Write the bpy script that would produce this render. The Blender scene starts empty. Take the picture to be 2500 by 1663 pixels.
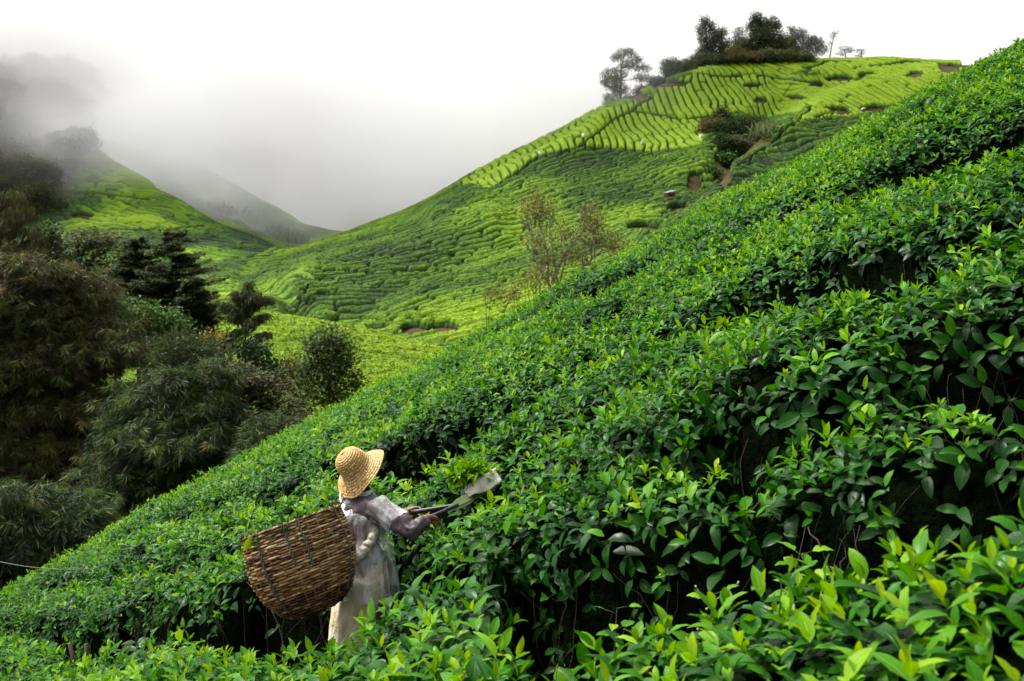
import bpy, math
import numpy as np
from mathutils import Vector, Matrix

SC = bpy.context.scene
COL = SC.collection
rad = math.radians

# ------------------------------------------------------------------ camera, sky, sun, exposure
cam_d = bpy.data.cameras.new('camera')
cam_d.sensor_width = 36.0
cam_d.lens = 1100.0 / 1024.0 * 36.0
cam_d.shift_y = -140.5 / 1024.0            # level camera, lens shifted down the slope
cam_d.clip_start = 0.1
cam_d.clip_end = 3000.0
cam_d.dof.use_dof = True
cam_d.dof.focus_distance = 8.2
cam_d.dof.aperture_fstop = 5.0
cam = bpy.data.objects.new('camera', cam_d)
cam.location = (0, 0, 0)
cam.rotation_euler = (rad(90), 0, 0)
COL.objects.link(cam)
SC.camera = cam

SUN_EL, SUN_AZ = rad(58), rad(-62)         # azimuth measured from +Y towards +X
world = bpy.data.worlds.new('World')
SC.world = world
world.use_nodes = True
wt = world.node_tree
wt.nodes.clear()
sky = wt.nodes.new('ShaderNodeTexSky')
sky.sky_type = 'NISHITA'
sky.sun_disc = False
sky.sun_elevation = SUN_EL
sky.sun_rotation = SUN_AZ
sky.dust_density = 4.0
hs = wt.nodes.new('ShaderNodeHueSaturation')
hs.inputs['Saturation'].default_value = 0.12      # overcast: the blue is hidden by cloud
hs.inputs['Value'].default_value = 1.0
bgn = wt.nodes.new('ShaderNodeBackground')
bgn.inputs['Strength'].default_value = 0.078
wo = wt.nodes.new('ShaderNodeOutputWorld')
wt.links.new(sky.outputs[0], hs.inputs['Color'])
wt.links.new(hs.outputs[0], bgn.inputs['Color'])
wt.links.new(bgn.outputs[0], wo.inputs['Surface'])

sun_d = bpy.data.lights.new('sun', 'SUN')
sun_d.energy = 1.5
sun_d.angle = rad(14)
sun_d.color = (1.0, 0.96, 0.88)
sun = bpy.data.objects.new('sun', sun_d)
sdir = Vector((math.sin(SUN_AZ) * math.cos(SUN_EL), math.cos(SUN_AZ) * math.cos(SUN_EL), math.sin(SUN_EL)))
sun.rotation_euler = sdir.to_track_quat('Z', 'Y').to_euler()
sun.location = (0, 0, 60)
COL.objects.link(sun)

SC.view_settings.view_transform = 'Standard'
SC.view_settings.look = 'None'
SC.view_settings.exposure = 2.15
SC.view_settings.gamma = 1.0
SC.render.engine = 'CYCLES'
SC.cycles.max_bounces = 8
SC.cycles.diffuse_bounces = 3
SC.cycles.glossy_bounces = 2
SC.cycles.transmission_bounces = 4
SC.cycles.transparent_max_bounces = 12
SC.cycles.volume_bounces = 12
SC.cycles.volume_step_rate = 2.0
SC.cycles.volume_max_steps = 96
SC.cycles.use_denoising = True

# ------------------------------------------------------------------ helpers
K = 1024.0 / 2357.0                        # survey marks below are noted on a 2357-wide print
def P(px, py, Y):
    """a survey mark: bearing and elevation noted from the viewpoint, plus its distance"""
    return np.array([(px * K - 512) / 1100 * Y, Y, (200 - py * K) / 1100 * Y])
def to_px(x, y, z):
    return (x / y * 1100 + 512) / K, (200 - z / y * 1100) / K

def hash2(i, j, seed=0):
    i = i.astype(np.int64); j = j.astype(np.int64)
    h = (i * 374761393 + j * 668265263 + seed * 1442695041) & 0xFFFFFFFF
    h = ((h ^ (h >> 13)) * 1274126177) & 0xFFFFFFFF
    h = ((h ^ (h >> 16)) * 2246822519) & 0xFFFFFFFF
    return ((h ^ (h >> 15)) & 0xFFFFFF) / float(0xFFFFFF)
def vnoise(x, y, seed=0):
    xi = np.floor(x); yi = np.floor(y)
    fx = x - xi; fy = y - yi
    fx = fx * fx * fx * (fx * (fx * 6 - 15) + 10); fy = fy * fy * fy * (fy * (fy * 6 - 15) + 10)
    a = hash2(xi, yi, seed); b = hash2(xi + 1, yi, seed)
    c = hash2(xi, yi + 1, seed); d = hash2(xi + 1, yi + 1, seed)
    return (a + (b - a) * fx) * (1 - fy) + (c + (d - c) * fx) * fy      # 0..1
def fbm(x, y, seed=0, oct=3):
    s = 0; amp = 1; tot = 0
    for o in range(oct):
        s = s + amp * (vnoise(x * 2 ** o + 13.7 * o, y * 2 ** o - 7.1 * o, seed + o) * 2 - 1)
        tot += amp; amp *= 0.5
    return s / tot                                                       # -1..1
def sstep(a, b, x):
    t = np.clip((x - a) / (b - a), 0, 1)
    return t * t * (3 - 2 * t)
def smax(a, b, k):
    m = np.maximum(a, b)
    return m + np.log(np.exp((a - m) / k) + np.exp((b - m) / k)) * k

def link_mesh(name, verts, faces, mat, parent=None, smooth=True, attr=None):
    """verts (N,3) array; faces: (M,k) array or list of lists; attr: dict name -> (N,4) colour"""
    me = bpy.data.meshes.new(name)
    verts = np.asarray(verts, dtype=np.float32)
    me.vertices.add(len(verts))
    me.vertices.foreach_set('co', verts.ravel())
    if isinstance(faces, np.ndarray):
        m, k = faces.shape
        me.loops.add(m * k)
        me.polygons.add(m)
        me.loops.foreach_set('vertex_index', faces.astype(np.int32).ravel())
        me.polygons.foreach_set('loop_start', np.arange(0, m * k, k, dtype=np.int32))
        me.polygons.foreach_set('loop_total', np.full(m, k, dtype=np.int32))
    else:
        flat = [i for f in faces for i in f]
        tot = np.array([len(f) for f in faces], dtype=np.int32)
        me.loops.add(len(flat)); me.polygons.add(len(faces))
        me.loops.foreach_set('vertex_index', np.array(flat, dtype=np.int32))
        me.polygons.foreach_set('loop_start', np.concatenate([[0], np.cumsum(tot)[:-1]]).astype(np.int32))
        me.polygons.foreach_set('loop_total', tot)
    me.polygons.foreach_set('use_smooth', np.full(len(me.polygons), smooth, dtype=bool))
    me.update(calc_edges=True)
    if attr:
        for an, av in attr.items():
            ca = me.color_attributes.new(an, 'FLOAT_COLOR', 'POINT')
            ca.data.foreach_set('color', np.asarray(av, dtype=np.float32).ravel())
    if mat is not None:
        for mm in (mat if isinstance(mat, (list, tuple)) else [mat]):
            me.materials.append(mm)
    o = bpy.data.objects.new(name, me)
    COL.objects.link(o)
    if parent is not None:
        o.parent = parent
    return o
def empty(name, loc=(0, 0, 0), rz=0.0):
    o = bpy.data.objects.new(name, None)
    o.empty_display_size = 0.2
    o.location = loc; o.rotation_euler = (0, 0, rz)
    COL.objects.link(o)
    return o
def tag(o, label=None, cat=None, group=None, kind=None):
    if label: o['label'] = label
    if cat: o['category'] = cat
    if group: o['group'] = group
    if kind: o['kind'] = kind
    return o
def copy_tree(o, parent=None):
    c = o.copy(); COL.objects.link(c)
    if parent is not None: c.parent = parent
    for ch in list(o.children): copy_tree(ch, c)
    return c

class MB:
    """collects simple shapes into one mesh"""
    def __init__(s): s.v = []; s.f = []; s.n = 0; s.c = []
    def add(s, v, f, col=None):
        v = np.asarray(v, float)
        s.v.append(v); s.f += [[i + s.n for i in ff] for ff in f]; s.n += len(v)
        s.c.append(np.tile(np.array(col if col is not None else (0, 0, 0, 1), float), (len(v), 1)) if np.ndim(col) < 2 else np.asarray(col))
    def tube(s, pts, rads, n=6, cap=True, col=None):
        pts = np.asarray(pts, float); m = len(pts)
        rads = np.broadcast_to(np.asarray(rads, float), (m,))
        tan = np.gradient(pts, axis=0); tan /= (np.linalg.norm(tan, axis=1, keepdims=True) + 1e-12)
        ref = np.array([0, 0, 1.0]) if abs(tan[0][2]) < 0.9 else np.array([1.0, 0, 0])
        a = np.cross(tan[0], ref); a /= np.linalg.norm(a)
        V = []
        ang = np.linspace(0, 2 * math.pi, n, endpoint=False)
        for i in range(m):
            a = a - tan[i] * a.dot(tan[i]); a /= (np.linalg.norm(a) + 1e-12)
            b = np.cross(tan[i], a)
            V.append(pts[i] + rads[i] * (np.cos(ang)[:, None] * a + np.sin(ang)[:, None] * b))
        V = np.concatenate(V)
        F = []
        for i in range(m - 1):
            for j in range(n):
                k = (j + 1) % n
                F.append([i * n + j, i * n + k, (i + 1) * n + k, (i + 1) * n + j])
        if cap:
            F.append(list(range(n))[::-1]); F.append([(m - 1) * n + j for j in range(n)])
        s.add(V, F, col)
    def box(s, c, size, R=None, col=None):
        c = np.asarray(c, float); h = np.asarray(size, float) / 2
        V = np.array([[x, y, z] for x in (-1, 1) for y in (-1, 1) for z in (-1, 1)]) * h
        if R is not None: V = V @ np.asarray(R).T
        s.add(V + c, [[0, 1, 3, 2], [4, 6, 7, 5], [0, 4, 5, 1], [2, 3, 7, 6], [0, 2, 6, 4], [1, 5, 7, 3]], col)
    def build(s, name, mat, parent=None, smooth=True):
        V = np.concatenate(s.v); 
        return link_mesh(name, V, s.f, mat, parent, smooth, {'tone': np.concatenate(s.c)})

# ------------------------------------------------------------------ material helpers
def new_mat(name):
    m = bpy.data.materials.new(name); m.use_nodes = True
    nt = m.node_tree; nt.nodes.clear()
    out = nt.nodes.new('ShaderNodeOutputMaterial')
    return m, nt, out
def N(nt, t, **kw):
    n = nt.nodes.new(t)
    for k, v in kw.items():
        if k in n.inputs: n.inputs[k].default_value = v
        else: setattr(n, k, v)
    return n
def ramp(nt, fac, stops, interp='LINEAR'):
    r = nt.nodes.new('ShaderNodeValToRGB')
    r.color_ramp.interpolation = interp
    e = r.color_ramp.elements
    while len(e) < len(stops): e.new(0.5)
    for el, (p, c) in zip(e, stops):
        el.position = p; el.color = (c[0], c[1], c[2], 1)
    nt.links.new(fac, r.inputs[0])
    return r.outputs[0]
def noise_fac(nt, scale, detail=3, coord='Object', stretch=None, rough=0.55):
    tc = nt.nodes.new('ShaderNodeTexCoord')
    src = tc.outputs[coord]
    if stretch:
        mp = nt.nodes.new('ShaderNodeMapping'); mp.inputs['Scale'].default_value = stretch
        nt.links.new(src, mp.inputs[0]); src = mp.outputs[0]
    n = nt.nodes.new('ShaderNodeTexNoise')
    n.inputs['Scale'].default_value = scale; n.inputs['Detail'].default_value = detail
    n.inputs['Roughness'].default_value = rough
    nt.links.new(src, n.inputs['Vector'])
    return n.outputs['Fac']
def simple_mat(name, c1, c2, scale=8.0, rough=0.7, bump=0.2, bump_scale=None, detail=4, stretch=None, spec=0.4, metal=0.0, dist=0.01):
    m, nt, out = new_mat(name)
    f = noise_fac(nt, scale, detail, stretch=stretch)
    c = ramp(nt, f, [(0.3, c1), (0.7, c2)])
    p = N(nt, 'ShaderNodeBsdfPrincipled', Roughness=rough, Metallic=metal)
    p.inputs['Specular IOR Level'].default_value = spec
    nt.links.new(c, p.inputs['Base Color'])
    if bump:
        f2 = noise_fac(nt, bump_scale or scale * 3, 4, stretch=stretch)
        b = N(nt, 'ShaderNodeBump', Strength=bump, Distance=dist)
        nt.links.new(f2, b.inputs['Height']); nt.links.new(b.outputs[0], p.inputs['Normal'])
    nt.links.new(p.outputs[0], out.inputs['Surface'])
    return m
# ------------------------------------------------------------------ the land
class TPS:
    def __init__(s, pts, lam=1.0):
        p = np.array(pts, float)
        s.p = p[:, :2]; n = len(p)
        d = np.linalg.norm(s.p[:, None] - s.p[None], axis=2) + 1e-9
        Kk = d * d * np.log(d) + lam * np.eye(n)
        Q = np.hstack([np.ones((n, 1)), s.p])
        A = np.block([[Kk, Q], [Q.T, np.zeros((3, 3))]])
        s.w = np.linalg.solve(A, np.concatenate([p[:, 2], [0, 0, 0]]))
    def __call__(s, x, y):
        sh = np.shape(x); x = np.ravel(x); y = np.ravel(y)
        out = np.empty(len(x)); n = len(s.p)
        for i in range(0, len(x), 60000):
            xx = x[i:i + 60000]; yy = y[i:i + 60000]
            d2 = (xx[:, None] - s.p[:, 0]) ** 2 + (yy[:, None] - s.p[:, 1]) ** 2 + 1e-9
            out[i:i + 60000] = (0.5 * d2 * np.log(d2)) @ s.w[:n] + s.w[n] + s.w[n + 1] * xx + s.w[n + 2] * yy
        return out.reshape(sh)
def behind(pts, steps=((14, 4), (35, 16), (70, 40))):
    o = []
    for p in pts:
        q = P(*p)
        for dy, dz in steps: o.append(q + np.array([q[0] / q[1] * dy, dy, -dz]))
    return o

ridge_m = [(850, 535, 200), (950, 490, 200), (1050, 430, 202), (1140, 378, 204), (1240, 330, 207), (1380, 255, 212), (1520, 205, 218),
           (1600, 168, 223), (1680, 150, 226), (1790, 146, 227), (1900, 142, 226), (2050, 139, 222), (2240, 152, 216), (2380, 170, 212)]
face_m = [(740, 565, 185), (560, 640, 155), (620, 715, 128), (740, 750, 120), (860, 775, 112), (1040, 765, 108), (1000, 690, 120), (1000, 645, 129), (1000, 600, 142), (850, 640, 140), (850, 590, 160),
          (1000, 530, 165), (1200, 640, 124), (1200, 590, 136), (1200, 520, 152), (1200, 440, 172), (1100, 480, 172), (1400, 520, 143), (1400, 450, 160), (1400, 380, 178),
          (1330, 345, 188), (1250, 385, 186), (1140, 432, 186), (1550, 450, 155), (1600, 400, 166), (1550, 350, 180), (1450, 320, 192), (1500, 270, 202), (1600, 220, 208), (1700, 185, 214), (1800, 195, 210),
          (1620, 280, 196), (1700, 250, 200), (1640, 330, 178), (1700, 340, 176), (1680, 400, 164), (1760, 265, 196), (1800, 240, 200), (1870, 180, 213), (1960, 172, 212), (1870, 225, 196), (1950, 215, 198), (2100, 165, 212),
          (1850, 270, 184), (1760, 330, 168), (1650, 420, 152), (1560, 480, 140), (1480, 540, 128), (1960, 260, 184), (2050, 230, 190), (2130, 205, 196), (2050, 320, 165), (1850, 420, 140), (1650, 560, 115),
          (1400, 700, 105), (1200, 780, 98), (2350, 300, 170), (2350, 500, 120)]
M_ = TPS([P(*p) for p in ridge_m + face_m] + behind(ridge_m), 4.0)

ridge_l = [(198, 338, 232), (250, 372, 228), (300, 402, 224), (350, 432, 219), (420, 476, 210), (470, 505, 204), (560, 550, 196), (640, 580, 190)]
face_l = [(100, 492, 205), (160, 520, 196), (250, 528, 188), (200, 430, 214), (260, 450, 208), (340, 500, 196), (420, 530, 190), (480, 570, 178), (400, 600, 165), (250, 600, 165),
          (480, 640, 155), (560, 620, 165), (100, 600, 170), (-100, 560, 190), (420, 720, 130), (200, 760, 120), (0, 760, 120), (-200, 760, 120)]
left_back = [P(60, 500, 215), P(140, 410, 235), P(60, 430, 245)]
L_ = TPS([P(*p) for p in ridge_l + face_l] + left_back + behind(ridge_l, ((12, 5), (30, 16), (60, 32))), 4.0)
fpts = [(0, 470, 222), (60, 455, 228), (120, 440, 236), (0, 380, 245), (100, 350, 250), (0, 300, 262), (100, 280, 266), (0, 240, 275), (120, 215, 285), (190, 330, 248), (230, 240, 292), (280, 230, 310), (200, 250, 285),
        (-150, 300, 245), (-150, 450, 215), (-300, 250, 260), (0, 190, 300), (150, 180, 310), (-300, 500, 200)]
F_ = TPS([P(*p) for p in fpts] + [P(320, 330, 300), P(380, 420, 290)] + [P(150, 180, 310) + np.array([0, 60, 0.]), P(-300, 160, 330)], 6.0)
ridge_b = [(330, 385, 262), (400, 430, 256), (470, 470, 250), (560, 520, 240), (650, 570, 225)]
B1_ = TPS([P(*p) for p in ridge_b] + [P(300, 470, 235), P(400, 520, 225), P(560, 570, 212), P(250, 400, 262), P(640, 600, 205)] + behind(ridge_b, ((15, 6), (40, 18), (80, 36))), 4.0)
ridge_c = [(420, 370, 300), (520, 420, 290), (600, 460, 280), (680, 510, 268), (760, 545, 255), (860, 556, 245)]
B2_ = TPS([P(*p) for p in ridge_c] + [P(480, 480, 262), P(560, 520, 252), P(640, 560, 235), P(720, 580, 220), P(800, 575, 222)] + behind(ridge_c, ((15, 6), (40, 18), (80, 30))), 4.0)
bpts = [(700, 480, 330), (900, 500, 330), (500, 400, 350), (800, 400, 380), (1100, 450, 340), (780, 300, 430), (500, 260, 430), (1100, 330, 420), (300, 200, 430), (0, 160, 420), (1400, 370, 420), (1700, 400, 400), (2300, 450, 400),
        (780, 300, 520), (0, 180, 520), (1500, 350, 520), (2300, 430, 520)]
B3_ = TPS([P(*p) for p in bpts], 10.0)
crest_v = [(560, 738, 100), (620, 742, 100), (700, 756, 99), (830, 780, 97), (960, 811, 94), (1060, 835, 92)]
V_ = TPS([P(*p) for p in crest_v] + [P(600, 800, 88), P(700, 820, 86), P(850, 870, 80), P(900, 850, 84), P(600, 900, 76), P(1000, 900, 76), P(300, 1000, 72), P(0, 1000, 72), P(300, 800, 95), P(0, 800, 100), P(-300, 900, 90),
         P(1400, 900, 80), P(2000, 900, 80), P(850, 1100, 60), P(300, 1200, 55), P(0, 1300, 50), P(-400, 1300, 50), P(1600, 1300, 50)] + behind(crest_v, ((10, 3.2), (24, 8), (60, 18))), 4.0)

def _dpoly(px, py, line):
    d = np.full(px.shape, 1e9)
    for (x0, y0), (x1, y1) in zip(line[:-1], line[1:]):
        dx, dy = x1 - x0, y1 - y0
        t = np.clip(((px - x0) * dx + (py - y0) * dy) / (dx * dx + dy * dy), 0, 1)
        d = np.minimum(d, np.hypot(px - x0 - t * dx, py - y0 - t * dy))
    return d
# surveyed spurs (+) and gullies (-) of the big hill: line, height in metres, half width
relief_lines = [([(1800, 215), (1745, 270), (1690, 330), (1655, 400), (1590, 470), (1500, 540)], -3.0, 30), ([(2250, 172), (2060, 212), (1900, 262), (1790, 335), (1700, 410), (1600, 480), (1490, 565)], 2.4, 30),
                ([(1640, 180), (1500, 240), (1400, 296), (1330, 346), (1150, 432), (1000, 520)], 2.2, 26), ([(1910, 150), (1850, 172), (1790, 215), (1730, 262), (1690, 300)], 2.0, 18), ([(1900, 196), (1960, 186), (2010, 190)], -1.8, 18),
                ([(1200, 560), (1000, 620), (860, 700), (780, 750)], -1.5, 30), ([(1130, 520), (930, 590), (740, 640), (640, 700)], 1.6, 34), ([(560, 640), (640, 700), (700, 745)], -2.0, 22)]
def M_full(x, y):
    z = M_(x, y); yy = np.maximum(y, 60)
    px, py = to_px(x, yy, z); r = 0
    for ln, a, w in relief_lines: r = r + a * np.exp(-(_dpoly(px, py, ln) / w) ** 2) * (sstep(145, 225, py) if a > 0 else 1.0)
    return z + r * (y < 226) * sstep(90, 110, y)
SLOPE, DROP = 0.534, 1.8
def near_top(x, y):
    """height of the plucking table of the near slope"""
    z = SLOPE * x - DROP - 0.0184 * np.maximum(y - 15.0, 0) ** 2
    return z
def near_ground(x, y): return near_top(x, y) - 1.1 - 0.05 * np.maximum(y - 15.0, 0)
def land(x, y, far=True):
    x = np.asarray(x, float); y = np.asarray(y, float)
    bump = 0.5 * fbm(x / 22, y / 22, 5, 3)
    ng = near_ground(x, np.minimum(y, 70)) - 0.6 * np.maximum(y - 70, 0)
    z = np.maximum(V_(x, y), -26)
    z = smax(z, M_full(x, y) + bump - 200 * (1 - sstep(70, 100, y)) - 200 * sstep(-60, -100, x), 1.0)
    z = smax(z, L_(x, y) + bump - 200 * sstep(20, 45, x) - 200 * (1 - sstep(90, 125, y)), 1.0)
    z = smax(z, F_(x, y) + bump - 200 * sstep(-75, -35, x) - 200 * (1 - sstep(165, 205, y)), 1.5)
    z = smax(z, B1_(x, y) + bump - 200 * sstep(10, 40, x) - 200 * (1 - sstep(185, 210, y)), 1.0)
    z = smax(z, B2_(x, y) + bump - 200 * sstep(30, 60, x) - 200 * (1 - sstep(195, 220, y)), 1.0)
    z = smax(z, B3_(x, y) + 2 * bump - 60 * (1 - sstep(250, 310, y)), 2.0)
    far_z = z
    # valley side between the near slope and the far hills
    z = np.where(y < 45, np.maximum(ng, -22.0), smax(np.where(y < 100, np.maximum(ng, -60), -60.0), far_z, 0.6))
    z = np.where((y >= 45) & (y < 60), (1 - sstep(45, 60, y)) * np.maximum(ng, -22.0) + sstep(45, 60, y) * z, z)
    return z

def axis(*segs):
    a = []
    for lo, hi, st in segs: a += list(np.arange(lo, hi, st))
    a.append(segs[-1][1]); return np.array(a)
def grid_mesh(xs, ys, zf):
    X, Y = np.meshgrid(xs, ys)
    Z = zf(X, Y)
    V = np.stack([X, Y, Z], -1).reshape(-1, 3)
    nx, ny = len(xs), len(ys)
    i = np.arange(nx * ny).reshape(ny, nx)
    F = np.stack([i[:-1, :-1], i[:-1, 1:], i[1:, 1:], i[1:, :-1]], -1).reshape(-1, 4)
    return V, F, X, Y, Z

def soil_mat(name, c1, c2, c3, sc=0.8):
    m, nt, out = new_mat(name)
    f = noise_fac(nt, sc, 6)
    c = ramp(nt, f, [(0.3, c1), (0.5, c2), (0.68, c3)])
    p = N(nt, 'ShaderNodeBsdfPrincipled', Roughness=0.95)
    p.inputs['Specular IOR Level'].default_value = 0.1
    nt.links.new(c, p.inputs['Base Color'])
    b = N(nt, 'ShaderNodeBump', Strength=0.6, Distance=0.15)
    nt.links.new(noise_fac(nt, sc * 8, 5), b.inputs['Height']); nt.links.new(b.outputs[0], p.inputs['Normal'])
    nt.links.new(p.outputs[0], out.inputs['Surface'])
    return m
m_soil_far = soil_mat('hill_soil', (0.016, 0.030, 0.006), (0.055, 0.030, 0.013), (0.030, 0.055, 0.008), 0.5)
m_soil_near = soil_mat('near_soil', (0.012, 0.012, 0.006), (0.03, 0.018, 0.01), (0.02, 0.025, 0.008), 3.0)

xs = axis((-620, -150, 12), (-150, 150, 1.2), (150, 620, 12))
ys = axis((26, 60, 2), (60, 300, 1.2), (300, 640, 6))
V, F, *_ = grid_mesh(xs, ys, land)
hills = tag(link_mesh('hills', V, F, m_soil_far), kind='structure')

xs = axis((-60, -16, 2), (-16, 16, 0.2), (16, 60, 2)); ys = axis((-30, 0, 2), (0, 24, 0.2), (24, 40, 1))
V, F, *_ = grid_mesh(xs, ys, lambda x, y: near_ground(x, y) + 0.05 * fbm(x / 0.7, y / 0.7, 3, 3) - 0.3 * sstep(24, 27, y))
tag(link_mesh('ground', V, F, m_soil_near), kind='structure')

# ---- the tea on the far hills: bushes in rows, each field one carpet nobody could count
def in_poly(px, py, poly):
    poly = np.array(poly, float); inside = np.zeros(px.shape, bool)
    j = len(poly) - 1
    for i in range(len(poly)):
        xi, yi = poly[i]; xj, yj = poly[j]
        c = ((yi > py) != (yj > py)) & (px < (xj - xi) * (py - yi) / (yj - yi + 1e-9) + xi)
        inside ^= c; j = i
    return inside
def dist_poly(px, py, line):
    d = np.full(px.shape, 1e9)
    for (x0, y0), (x1, y1) in zip(line[:-1], line[1:]):
        dx, dy = x1 - x0, y1 - y0; L2 = dx * dx + dy * dy
        t = np.clip(((px - x0) * dx + (py - y0) * dy) / L2, 0, 1)
        d = np.minimum(d, np.hypot(px - x0 - t * dx, py - y0 - t * dy))
    return d
def rows(x, y, ang, sp, L, seed, cross=0.7, wt=0.26, ws=0.2, brk=0.5, warp=1.0):
    """height 0..1 of a bush carpet planted in rows along ang; also a random value per bush"""
    wx = x + warp * (1.4 * fbm(x / 9, y / 9, seed + 20, 2) + 0.35 * fbm(x / 2.2, y / 2.2, seed + 21, 2))
    wy = y + warp * (1.4 * fbm(x / 9, y / 9, seed + 22, 2) + 0.35 * fbm(x / 2.2, y / 2.2, seed + 23, 2))
    ca, sa = math.cos(ang), math.sin(ang)
    t = (-sa * wx + ca * wy) / sp
    r = np.floor(t); ft = t - r
    s = (ca * wx + sa * wy) / L + hash2(r, r * 0, seed) * 9
    s = s + 0.25 * fbm(s * 1.3, r * 3.1, seed + 9, 1)
    c = np.floor(s); fs = s - c
    dt = np.minimum(ft, 1 - ft) * sp
    ds = np.minimum(fs, 1 - fs) * L
    rb = np.round(t)
    g1 = np.exp(-(dt / wt) ** 2) * np.clip(1 - brk * (hash2(rb, np.floor(s * 1.0), seed + 3) > 0.62), 0, 1)
    g2 = np.exp(-(ds / ws) ** 2) * np.clip((hash2(r, np.round(s), seed + 4) < cross) * (0.55 + 0.45 * hash2(r, np.round(s), seed + 5)), 0, 1)
    g = np.maximum(g1, g2)
    dome = 0.10 * np.clip(dt / 0.45, 0, 1) + 0.08 * np.clip(ds / 0.6, 0, 1) + 0.10 * hash2(r, c, seed + 14)
    return (1 - g) * (0.82 + dome), hash2(r, c, seed + 6)

lime_polys = [
    [(1050, 432), (1140, 376), (1240, 326), (1380, 250), (1510, 205), (1640, 172), (1900, 190), (1905, 215), (1870, 215), (1790, 255), (1745, 285), (1700, 262), (1640, 285), (1625, 300), (1612, 345), (1500, 356), (1345, 345), (1300, 352), (1240, 372), (1150, 430), (1120, 440)],
    [(1590, 178), (1610, 160), (1680, 140), (1900, 130), (1905, 140), (1860, 165), (1800, 192), (1640, 180)],
    [(1850, 160), (1900, 130), (2060, 130), (2250, 145), (2150, 210), (2000, 268), (1930, 275), (1885, 262), (1860, 250), (1845, 268), (1760, 280), (1790, 235), (1900, 185)],
    [(1990, 270), (1885, 285), (1830, 290), (1860, 262)]]
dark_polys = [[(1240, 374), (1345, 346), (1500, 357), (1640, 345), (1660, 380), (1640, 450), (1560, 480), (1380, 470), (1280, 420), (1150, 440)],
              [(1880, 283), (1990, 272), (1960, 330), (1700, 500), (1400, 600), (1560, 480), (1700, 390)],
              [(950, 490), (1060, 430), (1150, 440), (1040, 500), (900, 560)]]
bare = [(1935, 190, 36, 8), (2000, 180, 22, 5), (1660, 283, 48, 12), (1745, 238, 16, 10), (1735, 205, 25, 6), (2185, 163, 26, 12), (2230, 158, 20, 10), (2110, 180, 18, 10), (1560, 487, 26, 8), (1480, 535, 40, 12),
        (2020, 262, 40, 10), (1930, 262, 30, 7), (960, 772, 34, 14), (870, 768, 26, 9), (1020, 768, 40, 12), (1695, 330, 40, 48), (1665, 395, 22, 40), (1600, 430, 18, 26), (1450, 228, 40, 12), (1530, 200, 60, 10), (1740, 318, 40, 34),
        (450, 735, 10, 5), (660, 745, 20, 4), (1880, 205, 20, 8), (1700, 148, 14, 3), (1830, 232, 20, 6), (755, 690, 26, 4), (705, 706, 22, 5)]
paths = [[(860, 640), (960, 634), (1060, 642), (1190, 650), (1290, 648)], [(640, 640), (700, 632), (860, 640)], [(1610, 178), (1680, 184), (1740, 180), (1800, 192), (1880, 200)],
         [(1660, 276), (1560, 282), (1500, 270), (1450, 266)], [(1850, 165), (1900, 150), (1960, 150)], [(2010, 165), (2060, 150), (2140, 152), (2230, 158)], [(1345, 346), (1500, 358), (1620, 344)],
         [(1150, 432), (1240, 372), (1345, 345)], [(1500, 232), (1400, 296), (1330, 346)], [(1870, 262), (1800, 320), (1700, 400)], [(1880, 280), (1960, 268)], [(740, 755), (860, 752), (1000, 748)]]
def main_field(X, Y, Z):
    px, py = to_px(X, Y, Z)
    jx = 8 * fbm(X / 5, Y / 5, 41, 2); px = px + jx; py = py + 0.5 * jx
    lime = np.zeros(X.shape, bool)
    for p in lime_polys: lime |= in_poly(px, py, p)
    dark = np.zeros(X.shape, bool)
    for p in dark_polys: dark |= in_poly(px, py, p)
    right = px > 1760 + (py - 170) * 0.4
    hA, cA = rows(X, Y, rad(97), 1.35, 7.0, 1, cross=0.45, wt=0.15, ws=0.17, brk=0.15, warp=0.8)
    hR, cR = rows(X, Y, rad(122), 1.4, 6.0, 2, cross=0.5, wt=0.17, ws=0.17, brk=0.2, warp=0.8)
    hB, cB = rows(X, Y, rad(24), 1.3, 3.2, 3, cross=0.75, wt=0.19, ws=0.17, brk=0.4, warp=1.1)
    hC, cC = rows(X, Y, rad(8), 1.2, 4.2, 4, cross=0.6, wt=0.16, ws=0.15, brk=0.3, warp=1.0)
    low = sstep(122, 136, Y + 0.1 * X)
    h = np.where(lime, np.where(right, hR, hA), np.where(low > 0.5, hB, hC))
    c = np.where(lime, np.where(right, cR, cA), np.where(low > 0.5, cB, cC))
    var = fbm(X / 14, Y / 14, 33, 3)
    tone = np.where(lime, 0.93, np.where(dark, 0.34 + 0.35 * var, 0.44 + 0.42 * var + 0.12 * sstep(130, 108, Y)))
    tone = tone + np.where(lime, 0.12, 0.28) * (c - 0.5)
    tone = np.where(in_poly(px, py, [(1390, 200), (1530, 195), (1500, 240), (1390, 262)]), 0.55, tone)
    off = np.zeros(X.shape)
    bn = 0.35 * fbm(X / 2.5, Y / 2.5, 51, 3)
    for bx, by, rx, ry in bare:
        e = ((px - bx) / rx) ** 2 + ((py - by) / ry) ** 2
        off = np.maximum(off, sstep(1.15, 0.85, e + bn))
    for l in paths: off = np.maximum(off, sstep(3.4, 1.4, dist_poly(px, py, l)))
    h = h * (1 - off) - 0.5 * off
    return h, np.clip(tone, 0, 1), c
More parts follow.
